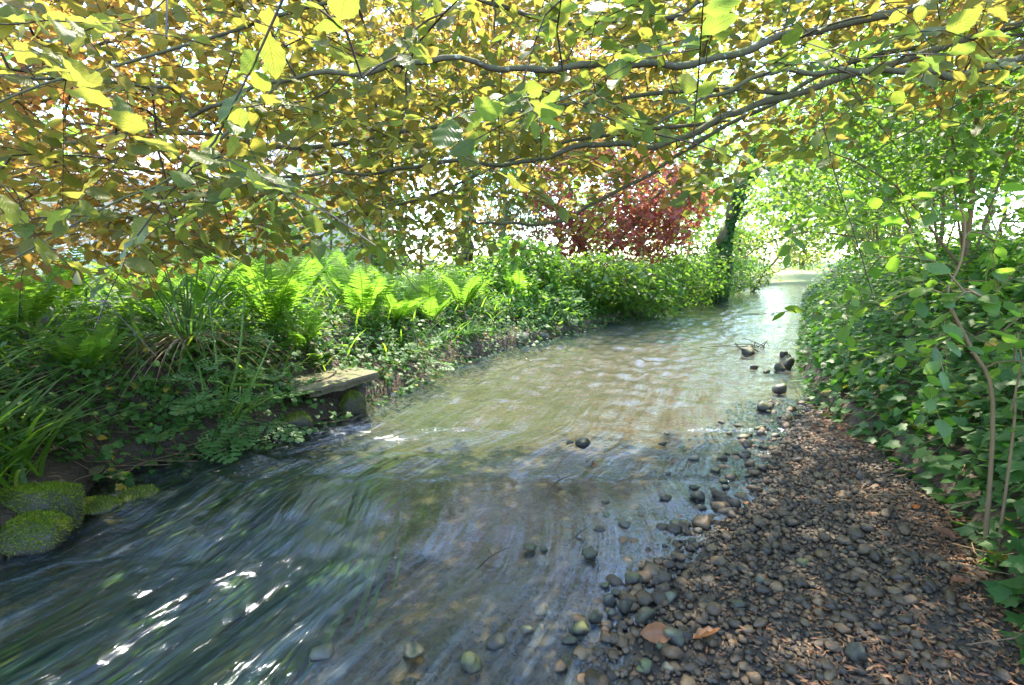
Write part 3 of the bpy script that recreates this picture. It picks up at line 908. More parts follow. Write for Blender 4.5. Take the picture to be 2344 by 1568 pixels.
# debris: fallen branch by the mossy boulders, drifted weed midstream
b = MB(); tube(b, curve([P(140, 1105, .05), P(200, 1085, .06), P(260, 1062, .03), P(300, 1075, -.02)], 12), np.linspace(.035, .02, 12), 7)
tag(b.build('fallen_branch', M['mossbark']), 'grey rotting branch lying in the water edge behind the mossy boulders', 'branch')
t = thing('drift_pile', 'sodden twigs and weed caught on a rock in calm water', 'driftwood', P(1715, 805, 0))
for s in range(14):
    a0 = P(1690 + rng.uniform(0, 60), 800 + rng.uniform(-6, 6), .01)
    b = MB(); tube(b, curve([a0, a0 + rng.normal(0, .13, 3) * [1, .5, .25] + [0, 0, .03], a0 + rng.normal(0, .25, 3) * [1, .5, .3] + [0, 0, .05]], 6), np.linspace(.008, .003, 6), 4); b.build('twig', M['twig'], t)
for s, (a, b_) in enumerate([(1320, 1235), (1115, 1290), (1275, 1110), (1790, 1010), (1830, 960)]):
    a0 = P(a, b_, 0); b = MB()
    tube(b, curve([a0 - [.05, 0, .03], a0 + [.02, .03, .02], a0 + [.08 + .02 * s, .05, .05]], 6), np.linspace(.005, .002, 6), 4)
    tube(b, curve([a0 + [.02, .03, .02], a0 + [0, .04, .05]], 4), np.linspace(.003, .0015, 4), 4)
    tag(b.build('twig', M['twig']), ['forked black twig sticking up beside the square rock', 'bare twig snagged in the fast water', 'pale twig on the pebbly riffle', 'twig in the wet gravel under the ivy', 'twig lying off the ivy bank in still water'][s], 'twig')

# ================================================================== THE OVERHANGING BEECH
TB = np.array([5.6, 4.2, float(hz(5.6, 4.2)) - .05])
beech = thing('copper_beech', 'copper beech with olive and amber leaves sweeping low over the stream', 'tree', TB)
t = Tree(90000)
t.limb([TB, TB + [-.05, 0, 1.2], TB + [0.0, .05, 2.6], TB + [.1, 0, 4.4], TB + [0, .1, 6.5]], .30, .16, .2)
limbs = [
    ([TB + [-.1, -.1, 2.0], D(2343, 135, 2.9), D(2080, 165, 2.6), D(1880, 160, 2.4), D(1690, 190, 2.3), D(1500, 290, 2.3)], .05, .010),
    ([TB + [-.1, -.1, 2.6], D(2340, -60, 3.0), D(1900, 60, 2.8), D(1640, 130, 2.5), D(1390, 155, 2.3), D(1150, 150, 2.1), D(900, 148, 2.0), D(640, 190, 2.1), D(430, 260, 2.3)], .055, .007),
    ([TB + [-.2, .1, 2.2], D(2100, 130, 3.8), D(1800, 215, 3.5), D(1640, 280, 3.2), D(1500, 330, 3.1), D(1350, 335, 3.0), D(1180, 370, 2.9), D(980, 380, 2.8), D(790, 395, 2.8), D(600, 420, 2.7), D(330, 470, 2.6)], .06, .006),
    ([TB + [-.2, .2, 1.9], D(2000, 130, 4.6), D(1760, 240, 4.4), D(1560, 350, 4.2), D(1420, 435, 4.0), D(1300, 497, 3.9), D(1190, 515, 3.8), D(1105, 508, 3.7), D(1075, 500, 3.7)], .045, .017),
    ([TB + [0, 0, 3.4], D(1900, -140, 3.6), D(1560, 30, 3.4), D(1490, 20, 3.3), D(1300, 60, 3.1), D(1000, -40, 3.0), D(560, -120, 3.0)], .05, .008),
    ([D(1800, 215, 3.5), D(1560, 205, 3.3), D(1330, 240, 3.2), D(1130, 265, 3.1), D(900, 305, 3.1), D(700, 340, 3.1), D(420, 300, 3.2), D(150, 330, 3.3)], .032, .005),
    ([D(1640, 280, 3.2), D(1450, 300, 3.4), D(1230, 345, 3.5), D(1000, 440, 3.6), D(820, 490, 3.7), D(620, 520, 3.7)], .026, .005),
    ([D(1000, -40, 3.0), D(700, 20, 2.4), D(400, 110, 2.0), D(150, 180, 1.8), D(-60, 260, 1.7)], .020, .005),
    ([D(640, 190, 2.1), D(420, 390, 2.0), D(250, 470, 1.9), D(90, 560, 1.8), D(-50, 640, 1.8)], .012, .004),
    ([TB + [0, .3, 3.0], D(2500, 40, 3.6), D(2250, 200, 3.8), D(2050, 320, 4.0), D(1900, 400, 4.3)], .03, .006),
    ([TB + [-.3, -.4, 2.6], [3.2, 2.4, 3.2], [1.8, 1.3, 3.0], [.6, .7, 2.9], [-.8, .6, 2.8], [-2.0, .8, 2.5]], .045, .008),
    ([TB + [-.2, .4, 3.8], D(1700, -260, 5.5), D(1200, -160, 5.0), D(700, -60, 4.6), D(300, 80, 4.4), D(0, 180, 4.2)], .05, .008),
    ([D(1075, 500, 3.7), D(1062, 540, 3.7), D(1030, 560, 3.65), D(990, 565, 3.6)], .012, .005),
]
for c, r0, r1 in limbs: t.limb(c, r0 * .44, r1 * .5)

low = np.array([(-400, 640), (0, 628), (250, 612), (330, 650), (420, 590), (600, 560), (740, 590), (830, 560), (960, 590), (1100, 560), (1250, 520), (1400, 500), (1540, 470), (1650, 430), (1730, 380), (1850, 330),
                (1980, 330), (2100, 250), (2250, 300), (2343, 330), (2800, 330)], float)
A = np.stack([rng.uniform(-5.6, 5.0, 90000), rng.uniform(.75, 5.0, 90000), rng.uniform(1.2, 3.9, 90000)], 1)
px, py, dep = project(A)
lim = np.interp(px, low[:, 0], low[:, 1])
okk = (py < lim - 20) & (px > -420) & (px < 2760) & (np.linalg.norm(A - CAMP, axis=1) > 1.0)
okk &= (py > -330) | (rng.uniform(0, 1, len(A)) < .22)                      # the roof thins out overhead
okk &= rng.uniform(0, 1, len(A)) < np.clip((dep - .6) / 1.6, .12, 1)
okk &= ~((px > 1560) & (py > 110 + .0 * px) & (rng.uniform(0, 1, len(A)) < .55))      # more open over the stream
okk &= ~((px > 1050) & (px < 1700) & (py > 370) & (rng.uniform(0, 1, len(A)) < .62))
okk &= ~((px > 680) & (px < 1050) & (py > 470) & (rng.uniform(0, 1, len(A)) < .5))
okk &= ~((px > 1980) & (py > 180) & (rng.uniform(0, 1, len(A)) < .5))
A = A[okk]
print('attractors', len(A))
A = A[:3650]
t.reach(A, 4, .10, .05, .34, .10)
tree_parts(t, beech, M['bark'], ['trunk'] + ['limb'] * len(limbs), .0016, 9, 3, .012, M['twig'], .006, thin=2)
pos, dr, nr = chain_leaves(t, .038, .50, 1.0, .06, .48)
px, py, dep = project(pos)
dist = np.linalg.norm(pos - CAMP, axis=1)
kp = (dist > .95) & ~((py > np.interp(px, low[:, 0], low[:, 1]) + 30) & (dep > .2))
pos, dr, nr, dist, px = pos[kp], dr[kp], nr[kp], dist[kp], px[kp]
clear = np.zeros(len(pos), bool)                                          # boughs show through where few leaves hang before them
_, py, dep = project(pos)
for li in (2, 3, 4):
    lx, ly, ld = project(t.pos[t.limbs[li]])
    o_ = np.argsort(lx)
    clear |= (px > lx.min()) & (px < lx.max()) & (np.abs(py - np.interp(px, lx[o_], ly[o_])) < 24) & (dep < np.interp(px, lx[o_], ld[o_]) + .1)
clear &= (rng.uniform(0, 1, len(pos)) < .72) & (px > 700)
pos, dr, nr, dist, px = [v[~clear] for v in (pos, dr, nr, dist, px)]
sc = rng.normal(.069, .012, len(pos)).clip(.04, .10)
expo = np.clip((dist - 1.2) / 3.2, 0, 1) * .70 + np.clip((900 - px) / 1800, 0, .4) * .7  # more amber away from the camera: sun-leaf colour plus backlight put in
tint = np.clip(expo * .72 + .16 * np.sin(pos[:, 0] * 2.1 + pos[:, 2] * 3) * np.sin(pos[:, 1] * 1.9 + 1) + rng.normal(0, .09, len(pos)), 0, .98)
fine = [temp_mesh('beech_leaf', T, M['beech']) for T in BEECH_FINE]
print('beech leaves', len(pos))
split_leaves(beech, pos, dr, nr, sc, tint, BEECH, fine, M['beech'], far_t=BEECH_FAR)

# ================================================================== BACKGROUND TREES
def bg_tree(name, label, base, trunk, limbs_, blobs, ntips, mat, temps, lsize, spacing=.10, spread=.12, keep=.7, bark='mossbark', r=.12, cat='tree', tilt=.6, tip=.004, group=None, cap=.06, drop=.2, tfun=None, ext=.5):
    base = np.asarray(base, float)
    root = thing(name, label, cat, base, group)
    t = Tree(60000)
    t.limb([base] + [base + np.array(v) for v in trunk], r, r * .45, .25)
    for l in limbs_: t.limb([base + np.array(v) for v in l], r * .45, r * .15, .25)
    tot = sum(b_[2] for b_ in blobs)
    A = np.vstack([blob(max(3, int(ntips * w_ / tot)), base + np.array(c), r_) for c, r_, w_ in blobs])
    A = A[A[:, 2] > np.maximum(hz(A[:, 0], A[:, 1]), 0) + .12]
    t.reach(A, 4, .08, .06, ext, .2)
    tree_parts(t, root, M[bark], ['trunk'] + ['limb'] * len(limbs_), tip, 7, 3, cap, M['twig'] if bark == 'bark' else None, max(.02, tip * 4), thin=4 if base[1] < 20 else 9)
    pos, dr, nr = chain_leaves(t, spacing, keep, .95, drop, tilt, spread)
    tint = rng.beta(2, 2, len(pos)) if tfun is None else tfun(pos)
    mb = MB(); scatter(mb, temps, pos, dr, nr, rng.uniform(.75, 1.25, len(pos)) * lsize, tint)
    cr = mb.build('crown', M[mat], root, 'stuff')
    return root, len(pos)


def gz(x, y): return np.array([x, y, float(hz(x, y)) - .03])


cnt = 0
def T_(*a, **k):
    global cnt
    r_, n_ = bg_tree(*a, **k); cnt += n_; return r_


# red-leaved maple with crooked stems, behind the far left bank
c = gz(2.2, 14.5)
T_('red_maple', 'small crooked maple with crimson leaves on the bank behind green shrubs', c, [(.0, 0, .5), (-.3, .1, 1.1), (-.6, .2, 1.8), (-.5, .3, 2.6)],
   [[(-.3, .1, 1.1), (.3, 0, 1.7), (.9, .1, 2.6)], [(.0, 0, .5), (.7, -.1, 1.2), (1.6, 0, 2.2), (2.3, .2, 3.0)], [(-.6, .2, 1.8), (-1.4, 0, 2.3), (-2.2, 0, 2.5)]],
   [((.3, .2, 2.6), (2.7, 1.5, 1.3), 3), ((1.8, .3, 2.4), (1.5, 1.2, 1.3), 2), ((-1.4, -.2, 1.6), (1.5, 1.0, .9), 1), ((.8, -.3, 1.5), (2.0, 1.0, .8), 1.2)], 950, 'red', MAPLE, .15, .09, .10, .7, r=.11)
# second copper beech further back
T_('amber_beech', 'tall beech with amber and orange leaves standing behind the crimson maple', gz(-1.5, 16.5), [(0, 0, 2), (.1, .1, 4), (0, 0, 6.5), (.1, 0, 9)],
   [[(.1, .1, 3), (1.5, -.8, 4.2), (3.2, -1.5, 4.6)], [(0, 0, 4), (-1.6, -.6, 5.2), (-3.0, -1, 5.6)], [(0, 0, 5.5), (1.8, .2, 7), (4, .3, 8)]],
   [((1.0, -.5, 5.6), (4.2, 2.2, 3.0), 3), ((3.6, -.8, 7.5), (3.6, 2.4, 2.8), 2), ((-2.0, 0, 7.0), (3.0, 2.2, 2.8), 2)], 1300, 'copper', SIMPLE, .17, .09, .16, .8, r=.24, bark='bark')
# ivy-clad leaning tree
c = gz(7.3, 18.6)
ivt = T_('ivy_clad_tree', 'leaning tree trunk wrapped in dark ivy at the bend of the stream', c, [(.1, 0, 1.6), (.5, 0, 3.6), (1.3, 0, 6.0), (2.0, 0, 8.2)],
   [[(.4, 0, 3.0), (1.6, -.3, 3.6), (3.2, -.6, 3.8), (5.2, -.8, 4.4)], [(1.3, 0, 6.0), (3.0, -.2, 6.9), (5.0, -.4, 7.4)], [(1.3, 0, 6), (-.4, .2, 7.4)]],
   [((3.6, -.6, 4.4), (2.8, 1.6, 1.2), 2), ((4.4, -.4, 7.4), (3.4, 2.0, 2.0), 1.6), ((.6, 0, 8.2), (3.0, 2, 2.2), 1.6), ((6.5, -.5, 5.6), (2.6, 1.8, 1.8), 1.2), ((5.5, -2, 9), (4, 3, 2.2), 1.6)], 1000, 'pale', SIMPLE, .17, .12, .16, .8, r=.19)
n = 2600
s = rng.uniform(0, 1, n); ctr = np.stack([np.interp(s, [0, .25, .55, 1], [0, .1, .5, 1.25]), np.zeros(n), s * 5.8], 1) + c
a = rng.uniform(0, 6.28, n); rr = (.27 + .14 * np.sin(s * 9)) * (1.25 - .5 * s) * rng.uniform(.75, 1.15, n)
o_ = np.stack([np.cos(a), np.sin(a), np.zeros(n)], 1)
mb = MB(); scatter(mb, IVY, ctr + o_ * rr[:, None], np.array([0, 0, -1.]) + o_ * .5 + rng.normal(0, .35, (n, 3)), o_ + [0, 0, .5] + rng.normal(0, .35, (n, 3)), rng.uniform(.10, .2, n), rng.uniform(0, .9, n))
mb.build('ivy', M['ivy'], ivt, 'stuff')
# little garden tree before the house
T_('garden_tree', 'slender young tree with a bare forked trunk in the garden by the house', gz(*D(845, 600, 12.5)[:2]), [(-.05, 0, .7), (-.12, 0, 1.4), (-.2, 0, 2.2), (-.3, 0, 3.4)],
   [[(-.08, 0, .8), (-.5, 0, 1.3), (-.9, .1, 2.2)]], [((-.2, 0, 3.2), (1.6, 1.2, 1.2), 2), ((.8, .1, 2.6), (1.2, 1, .8), 1)], 260, 'lime', SIMPLE, .11, .08, .1, .6, r=.12)
# big lime-green trees behind the garden
for x, y, lab, hh in [(-13.5, 13.5, 'bright green sycamore before the house front', 6.0), (-5.0, 23.5, 'tall lime green tree beyond the end of the house', 13), (-20, 28, 'broad bright green tree rising behind the house roof', 15), (-12, 30, 'tall green tree rising behind the middle of the house', 15),
                      (2.5, 27, 'pale green tree behind the amber beech', 14), (6.0, 24.5, 'tall green tree between the amber beech and the ivy-clad trunk', 12)]:
    T_('broadleaf_tree', lab, gz(x, y), [(0, 0, hh * .25), (.1, 0, hh * .5), (0, .1, hh * .8)], [[(0, 0, hh * .35), (hh * .2, -.4, hh * .5), (hh * .36, -.6, hh * .58)], [(0, 0, hh * .4), (-hh * .2, -.3, hh * .55), (-hh * .36, -.6, hh * .6)]],
       [((0, 0, hh * .75), (hh * .48, hh * .3, hh * .34), 2), ((hh * .25, -.6, hh * .52), (hh * .3, hh * .25, hh * .18), 1), ((-hh * .25, -.6, hh * .55), (hh * .3, hh * .25, hh * .2), 1)], 450, 'lime', MAPLE if hh < 7 else SIMPLE, .2 if hh < 7 else .36, .16, .2, .9, r=.2)
# conifer with hanging foliage behind the garden
T_('weeping_conifer', 'dark weeping conifer between the garden tree and the crimson maple', gz(-.2, 12.6), [(0, 0, 1.5), (.05, 0, 3), (0, 0, 4.6)], [], [((0, 0, 2.0), (.9, .8, 1.4), 1), ((0, 0, 3.4), (.6, .6, 1.2), .6)], 170, 'hazel', [leaf(.12, 3, 1, 0, -.3)], .22, .05, .06, .6, r=.09, drop=1.3)
# trees closing the view beyond the bend
for x, y, hh, m, lab in [(20, 46, 12, 'pale', 'pale sunlit tree beyond the meadow straight upstream'), (33, 50, 16, 'lime', 'rounded green tree beyond the meadow towards the open side'), (10, 40, 13, 'lime', 'green tree beyond the meadow behind the ivy-clad trunk'),
                         (15.5, 35.5, 3.2, 'lime', 'low bright bush on the far side of the bend'), (20.5, 36.5, 3.6, 'pale', 'pale spreading bush on the far side of the bend'), (27, 38, 5, 'pale', 'low pale bush at the far water edge past the bend'), (16.5, 40, 3.4, 'herb', 'small blue-green bush at the foot of the meadow')]:
    T_('distant_tree', lab, gz(x, y), [(0, 0, hh * .3), (.1, 0, hh * .6)], [], [((0, 0, hh * .55), (hh * .5, hh * .4, hh * .45), 1)], int(300 + hh * 28), m, SIMPLE, .16 + hh * .026, .2, .3, 1.2, r=.2)

for x, y, hh, lab in [(9.5, 4.6, 6.5, 'green tree at the crest of the ivy slope, level with the gravel'), (13.0, 8.5, 8, 'tall green tree in the wood behind the ivy crest'), (15.5, 14.0, 8.5, 'tall green tree in the wood behind the large leaning hazel'), (20, 22, 9, 'tall green tree in the wood at the bend on the ivy side')]:
    T_('woodland_tree', lab, gz(x, y), [(0, 0, hh * .25), (.1, 0, hh * .5), (0, .1, hh * .8)], [[(0, 0, hh * .3), (-hh * .2, -.2, hh * .45), (-hh * .4, -.3, hh * .52)]],
       [((0, 0, hh * .62), (hh * .42, hh * .34, hh * .40), 2), ((-hh * .25, -.1, hh * .35), (hh * .25, hh * .25, hh * .2), 1)], 800, 'hazel', SIMPLE, .19, .11, .12, .8, r=.14)

# ---- bushes along the far left bank
bushes = [(4.9, 15.5, 1.3, 'herb', 'elder bush with bright green leaflets hanging over the far bank'), (6.3, 18.0, 1.5, 'herb', 'bright leafy bush next upstream of the elder on the bank'),
          (8.2, 21.0, 1.5, 'hazel', 'dark green bush at the foot of the ivy-clad trunk'), (10.2, 23.6, 1.4, 'hazel', 'rounded bush at the last corner of the bank'), (3.1, 12.6, 1.0, 'herb', 'low pale bush in front of the crimson maple'),
          (2.0, 11.6, .9, 'lime', 'low yellow-green bush on the bank below the weeping conifer'), (.2, 10.6, .8, 'herb', 'small bush among ferns near the weeping conifer')]
for x, y, s, m, lab in bushes:
    T_('bank_bush', lab, gz(x, y), [(0, 0, .3 * s), (.05, 0, .7 * s)], [[(0, 0, .1), (.4 * s, -.2, .6 * s)], [(0, 0, .1), (-.4 * s, -.1, .7 * s)]], [((0, 0, .75 * s), (1.1 * s, .9 * s, .65 * s), 1)], 330, m, HERB if m == 'herb' else SIMPLE, .13, .06, .06, .4, r=.03, tip=.003, cat='bush', ext=.2)

garden = [(-4.6, 13.2, 2.3, 'lime', 'rounded lime green garden shrub behind the ferns'), (-2.4, 13.8, 2.2, 'pale', 'pale garden shrub between the lime shrub and the weeping conifer'), (-7.4, 14.4, 2.2, 'lime', 'garden shrub before the shuttered window of the house'),
          (1.0, 17.5, 3.0, 'lime', 'tall green shrub behind the stems of the crimson maple'), (4.6, 18.8, 3.0, 'pale', 'pale shrub between the crimson maple and the ivy-clad trunk'), (10.8, 6.6, 2.6, 'hazel', 'dense shrub in the wood behind the beech trunk'), (12.0, 10.4, 2.8, 'hazel', 'dense shrub in the wood behind the many-stemmed hazel'), (14.5, 15.5, 3.0, 'hazel', 'dense shrub in the wood behind the large leaning hazel'), (13.2, 18.6, 2.2, 'hazel', 'low shrub between the leaning hazel and the bend')]
for x, y, s, m, lab in garden:
    T_('garden_shrub' if x < 6 else 'woodland_shrub', lab, gz(x, y), [(0, 0, .3 * s), (.05, 0, .7 * s)], [[(0, 0, .1), (.4 * s, -.2, .6 * s)], [(0, 0, .1), (-.4 * s, -.1, .7 * s)]], [((0, 0, .6 * s), (.8 * s, .6 * s, .55 * s), 1)], 230, m, SIMPLE, .19, .10, .1, .5, r=.05, tip=.003, cat='shrub', ext=.35)

# dogwood-like stems at the corner
c = gz(11.2, 24.0)
T_('corner_shrub', 'shrub with bare tan stems leaning over the water at the bend', c, [(.3, -.2, .9), (.9, -.4, 1.8), (1.8, -.6, 2.6)], [[(0, 0, .1), (-.2, 0, 1.4), (-.5, 0, 2.6)], [(.3, -.2, .9), (1.3, -.3, 1.3), (2.6, -.4, 1.9)]],
   [((1.8, -.5, 2.4), (1.6, 1.0, .9), 1), ((-.3, 0, 2.4), (1.2, .8, .9), .7)], 130, 'pale', SIMPLE, .13, .10, .08, .5, r=.07, cat='bush', bark='brownstem')
print('bg leaves', cnt)

# ================================================================== RIGHT BANK SHRUBS
shr = [(6.4, 3.9, 3.8, 'hazel shrub at the crest beside the beech trunk', 420), (4.6, 5.2, 3.1, 'hazel shrub with layered leaves just behind the thin sapling', 620), (5.8, 7.0, 3.6, 'tall hazel shrub behind the ivy slope', 620), (7.0, 9.4, 3.8, 'many-stemmed hazel rising over the middle of the ivy slope', 560),
       (8.6, 12.2, 4.0, 'hazel arching towards the water upstream of the many-stemmed one', 520), (11.0, 16.0, 4.4, 'large hazel leaning out over the stream before the bend', 520), (7.2, 5.6, 4.6, 'green tree filling the top of the ivy slope', 520), (9.6, 8.4, 5.0, 'green tree deep in the wood above the ivy slope', 480), (15.0, 21.5, 4.6, 'farthest hazel on the ivy side, at the bend', 380)]
for x, y, hh, lab, nt in shr:
    b0 = gz(x, y); w = hh * .42
    T_('hazel_shrub', lab, b0, [(-.1, 0, hh * .3), (-.2, -.1, hh * .6), (-.1, -.1, hh * .95)],
       [[(0, 0, .05), (-w * .4, -.2, hh * .45), (-w * .9, -.3, hh * .7)], [(0, 0, .05), (w * .3, .1, hh * .5), (w * .6, 0, hh * .85)], [(0, 0, .05), (-.2, .3, hh * .5), (-.5, .5, hh * .9)], [(0, 0, .05), (-w * .7, -.1, hh * .3), (-w * 1.4, -.2, hh * .42)]],
       [((-w * .2, -.1, hh * .66), (w * 1.25, w * .9, hh * .36), 3), ((-w * .9, -.1, hh * .42), (w * .9, w * .7, hh * .24), 1.4)], nt, 'hazel', HAZEL, .075, .05, .035, .5, r=.03, tip=.0014, cat='shrub', bark='brownstem', tilt=.4, cap=.012, ext=.3)
print('with shrubs', cnt)
# shrub branch hanging over the far water
c = gz(*D(2010, 700, 11.0)[:2])
T_('overhanging_shrub', 'shrub whose long bough hangs down to the water upstream', c, [(-.4, .1, .6), (-1.3, .3, 1.4), (-2.6, .5, 2.2)], [[(-.4, .1, .6), (-1.5, .3, .75), (-2.4, .4, .45), (-2.9, .4, .12)]],
   [((-1.8, .4, 1.7), (1.5, .8, .8), 2), ((-1.6, .3, .7), (1.0, .5, .35), 1), ((-2.6, .4, .35), (.45, .3, .22), .3)], 230, 'hazel', HAZEL, .075, .06, .04, .45, r=.05, tip=.002, cat='shrub', bark='brownstem')

# ---- saplings standing in the ivy
def sapling(label, pts, r0, nbr, spr, nl, lsize=.062):
    root = thing('sapling', label, 'sapling', pts[0])
    t = Tree(8000); t.limb(pts, r0, r0 * .3, .06)
    A = []
    for _ in range(nbr):
        s_ = rng.uniform(.25, 1); p = curve(pts, 50)[int(s_ * 49)]
        A.append(p + rng.normal(0, 1, 3) * [spr, spr * .7, spr * .28])
    t.reach(np.array(A), 6, .15, .06)
    tree_parts(t, root, M['brownstem'], ['stem'], .0012, 7, 4, .006, M['brownstem'], .003)
    pos, dr, nr = chain_leaves(t, nl, .6, .95, .12, .35)
    fine = [temp_mesh('sapling_leaf', T, M['hazel']) for T in (leaf(.72, 12, 4, .10, -.15, .01, .08, .45), leaf(.66, 12, 4, -.06, -.25, .01, .08, .5))]
    split_leaves(root, pos, dr, nr, rng.uniform(.75, 1.3, len(pos)) * lsize, rng.beta(2, 2, len(pos)), HAZEL, fine, M['hazel'], 120)


def Gd(px, py, dy): 
    g = G(px, py); return g


s0 = P(2296, 1010, .62)
s0[2] = float(hz(s0[0], s0[1])) - .02
yb = s0[1]
sapling('thin tan-stemmed sapling with light green leaves growing out of the ivy', [s0, D(2270, 920, yb - .02), D(2225, 800, yb), D(2172, 680, yb + .03), D(2196, 600, yb + .05), D(2200, 490, yb + .08), D(2160, 440, yb + .1)], .0085, 70, .34, .042)
s1 = P(2312, 1090, .5); s1[2] = float(hz(s1[0], s1[1])) - .02; yb = s1[1]
sapling('second slight sapling with a forked stem close beside the tan-stemmed one', [s1, D(2316, 1000, yb), D(2322, 900, yb), D(2340, 830, yb + .02), D(2330, 760, yb + .05)], .006, 24, .26, .045, .055)
s2 = G(2135, 640); yb = s2[1]
sapling('dark-stemmed sapling at the head of the ivy slope', [s2 - [0, 0, .03], D(2120, 600, yb), D(2085, 520, yb), D(2050, 420, yb + .1), D(2040, 330, yb + .1)], .012, 40, .24, .05)

# ================================================================== IVY ON BOTH BANKS
def ivy_mat_leafs(): return [temp_mesh('ivy_leaf', T, M['ivy']) for T in IVY]


def slope_normal(x, y, e=.04):
    gx = (hz(x + e, y) - hz(x - e, y)) / (2 * e); gy_ = (hz(x, y + e) - hz(x, y - e)) / (2 * e)
    return unit(np.stack([-gx, -gy_, np.ones_like(gx)], 1))


def ivy(label, x, y, lift, size, base, droop, stems=120):
    n = len(x)
    root = thing('ivy', label, 'ivy', base)
    nn = slope_normal(x, y); z = hz(x, y)
    p = np.stack([x, y, z], 1) + nn * lift[:, None]
    d = np.stack([nn[:, 0], nn[:, 1], -droop * np.ones(n)], 1) + rng.normal(0, .55, (n, 3)) * [1, 1, .5]
    nrm = nn * .7 + [0, -.12, .7] + rng.normal(0, .32, (n, 3))
    tint = np.where(rng.uniform(0, 1, n) < .025, .99, rng.beta(2, 2.2, n) * .93)
    split_leaves(root, p, unit(d), unit(nrm), size, tint, IVY, ivy_mat_leafs(), M['ivy'])
    b = MB()
    for j in rng.choice(n, stems, replace=False):
        q0 = p[j]; a = rng.normal(0, 1, 2); a /= np.hypot(*a)
        pts = []
        for s_ in np.linspace(0, .5, 6):
            xx_, yy_ = q0[0] + a[0] * s_ + .04 * math.sin(s_ * 20), q0[1] + a[1] * s_
            pts.append((xx_, yy_, max(float(hz(xx_, yy_)), .02) + lift[j] * .7))
        tube(b, np.array(pts), .0025, 4)
    b.build('stems', M['brownstem'], root, 'stuff')
    return root


# right: a deep curtain over the whole slope
n = 14500
y = 1.2 + 26 * rng.beta(.85, 3.0, n); dr_ = np.abs(rng.beta(1.15, 1.6, n)) * 2.9 - .06
x = xi(y) + dr_
lift = rng.uniform(.01, .26, n) * smooth(-.1, .25, dr_)
sz = rng.uniform(.055, .10, n) * np.clip(1 + (y - 5) * .03, 1, 1.5)
ivy('thick dark ivy with lobed glossy leaves covering the steep slope above the gravel', x, y, lift, sz, (2.6, 3.6, float(hz(2.6, 3.6))), .35, 260)
# left: over the lower bank
n = 9500
y = 1.3 + 20 * rng.beta(.8, 2.9, n); dl_ = rng.beta(1.0, 1.5, n) * 1.25 - .05
x = xl(y) - dl_
lift = rng.uniform(.01, .20, n)
sz = rng.uniform(.03, .062, n) * np.clip(1 + (y - 5) * .05, 1, 1.9)
# keep the slab's top free
on = (x > SLC[0] - .30) & (x < SLC[0] + .42) & (y > SLC[1] - .16) & (y < SLC[1] + .14)
on |= (y < 2.75) & (xl(y) - x < .30)
x, y, lift, sz = x[~on], y[~on], lift[~on], sz[~on]
ivy('trailing ivy with small dark leaves over the edge of the nettle bank', x, y, lift, sz, (-1.9, 3.6, float(hz(-1.9, 3.6))), .5, 220)

# ================================================================== LEFT BANK PLANTS
def frond_mesh(seed, n=26, wide=.17, lobes=4):
    r = np.random.default_rng(seed); b = MB()
    bend = r.uniform(.16, .40)
    s = np.linspace(0, 1, 14); yv = s * (1 - .12 * s); zv = .10 * s - bend * s ** 2.4
    path = np.stack([.04 * np.sin(s * 2 + seed), yv, zv], 1)
    tube(b, path, np.linspace(.006, .0015, 14), 4, .25)
    sv = np.linspace(.13, .985, n)
    at = np.stack([np.interp(sv, s, path[:, k]) for k in range(3)], 1)
    tg = unit(np.stack([np.gradient(at[:, k]) for k in range(3)], 1))
    Lp = wide * np.interp(sv, [.1, .3, .5, .8, 1], [.35, .9, 1, .55, .05])
    pin = leaf(.19, lobes * 2, 2, .05, -.14, 0, .22, .28, .05, .45)
    for sg in (-1, 1):
        sd = np.array([1.0, 0, 0]) * sg
        d = sd + tg * .38 + r.normal(0, .05, (n, 3)) + [0, 0, -.05]
        up = np.cross(tg, np.array([-1.0, 0, 0]))
        scatter(b, [pin], at, d, up + r.normal(0, .12, (n, 3)), Lp * r.uniform(.9, 1.1, n), r.uniform(.2, .9, n))
    return b.mesh('frond', M['fern'])


FR = [frond_mesh(s) for s in range(6)]


def fern(px, py, size, nfr, label, lean=(0, 0), at=None):
    g = G(px, py) if at is None else np.array([*at, float(hz(*at))])
    root = thing('fern', label, 'fern', g - [0, 0, .02])
    for k in range(nfr):
        a = k * 6.283 / nfr + rng.normal(0, .25); el = rng.uniform(.95, 1.38)
        d = np.array([math.cos(a) * math.cos(el) + lean[0], math.sin(a) * math.cos(el) + lean[1], math.sin(el)])
        up = np.array([-math.cos(a) * math.sin(el), -math.sin(a) * math.sin(el), math.cos(el)])
        f = np.eye(4); f[:3, :3] = frames(g[None], d[None], up[None], np.array([size * rng.uniform(.75, 1.15)]))[0]
        f[:3, 3] = g + np.array([math.cos(a), math.sin(a), 0]) * .03 - [0, 0, .02]
        place('frond', FR[(k + int(px)) % 6], f, root)


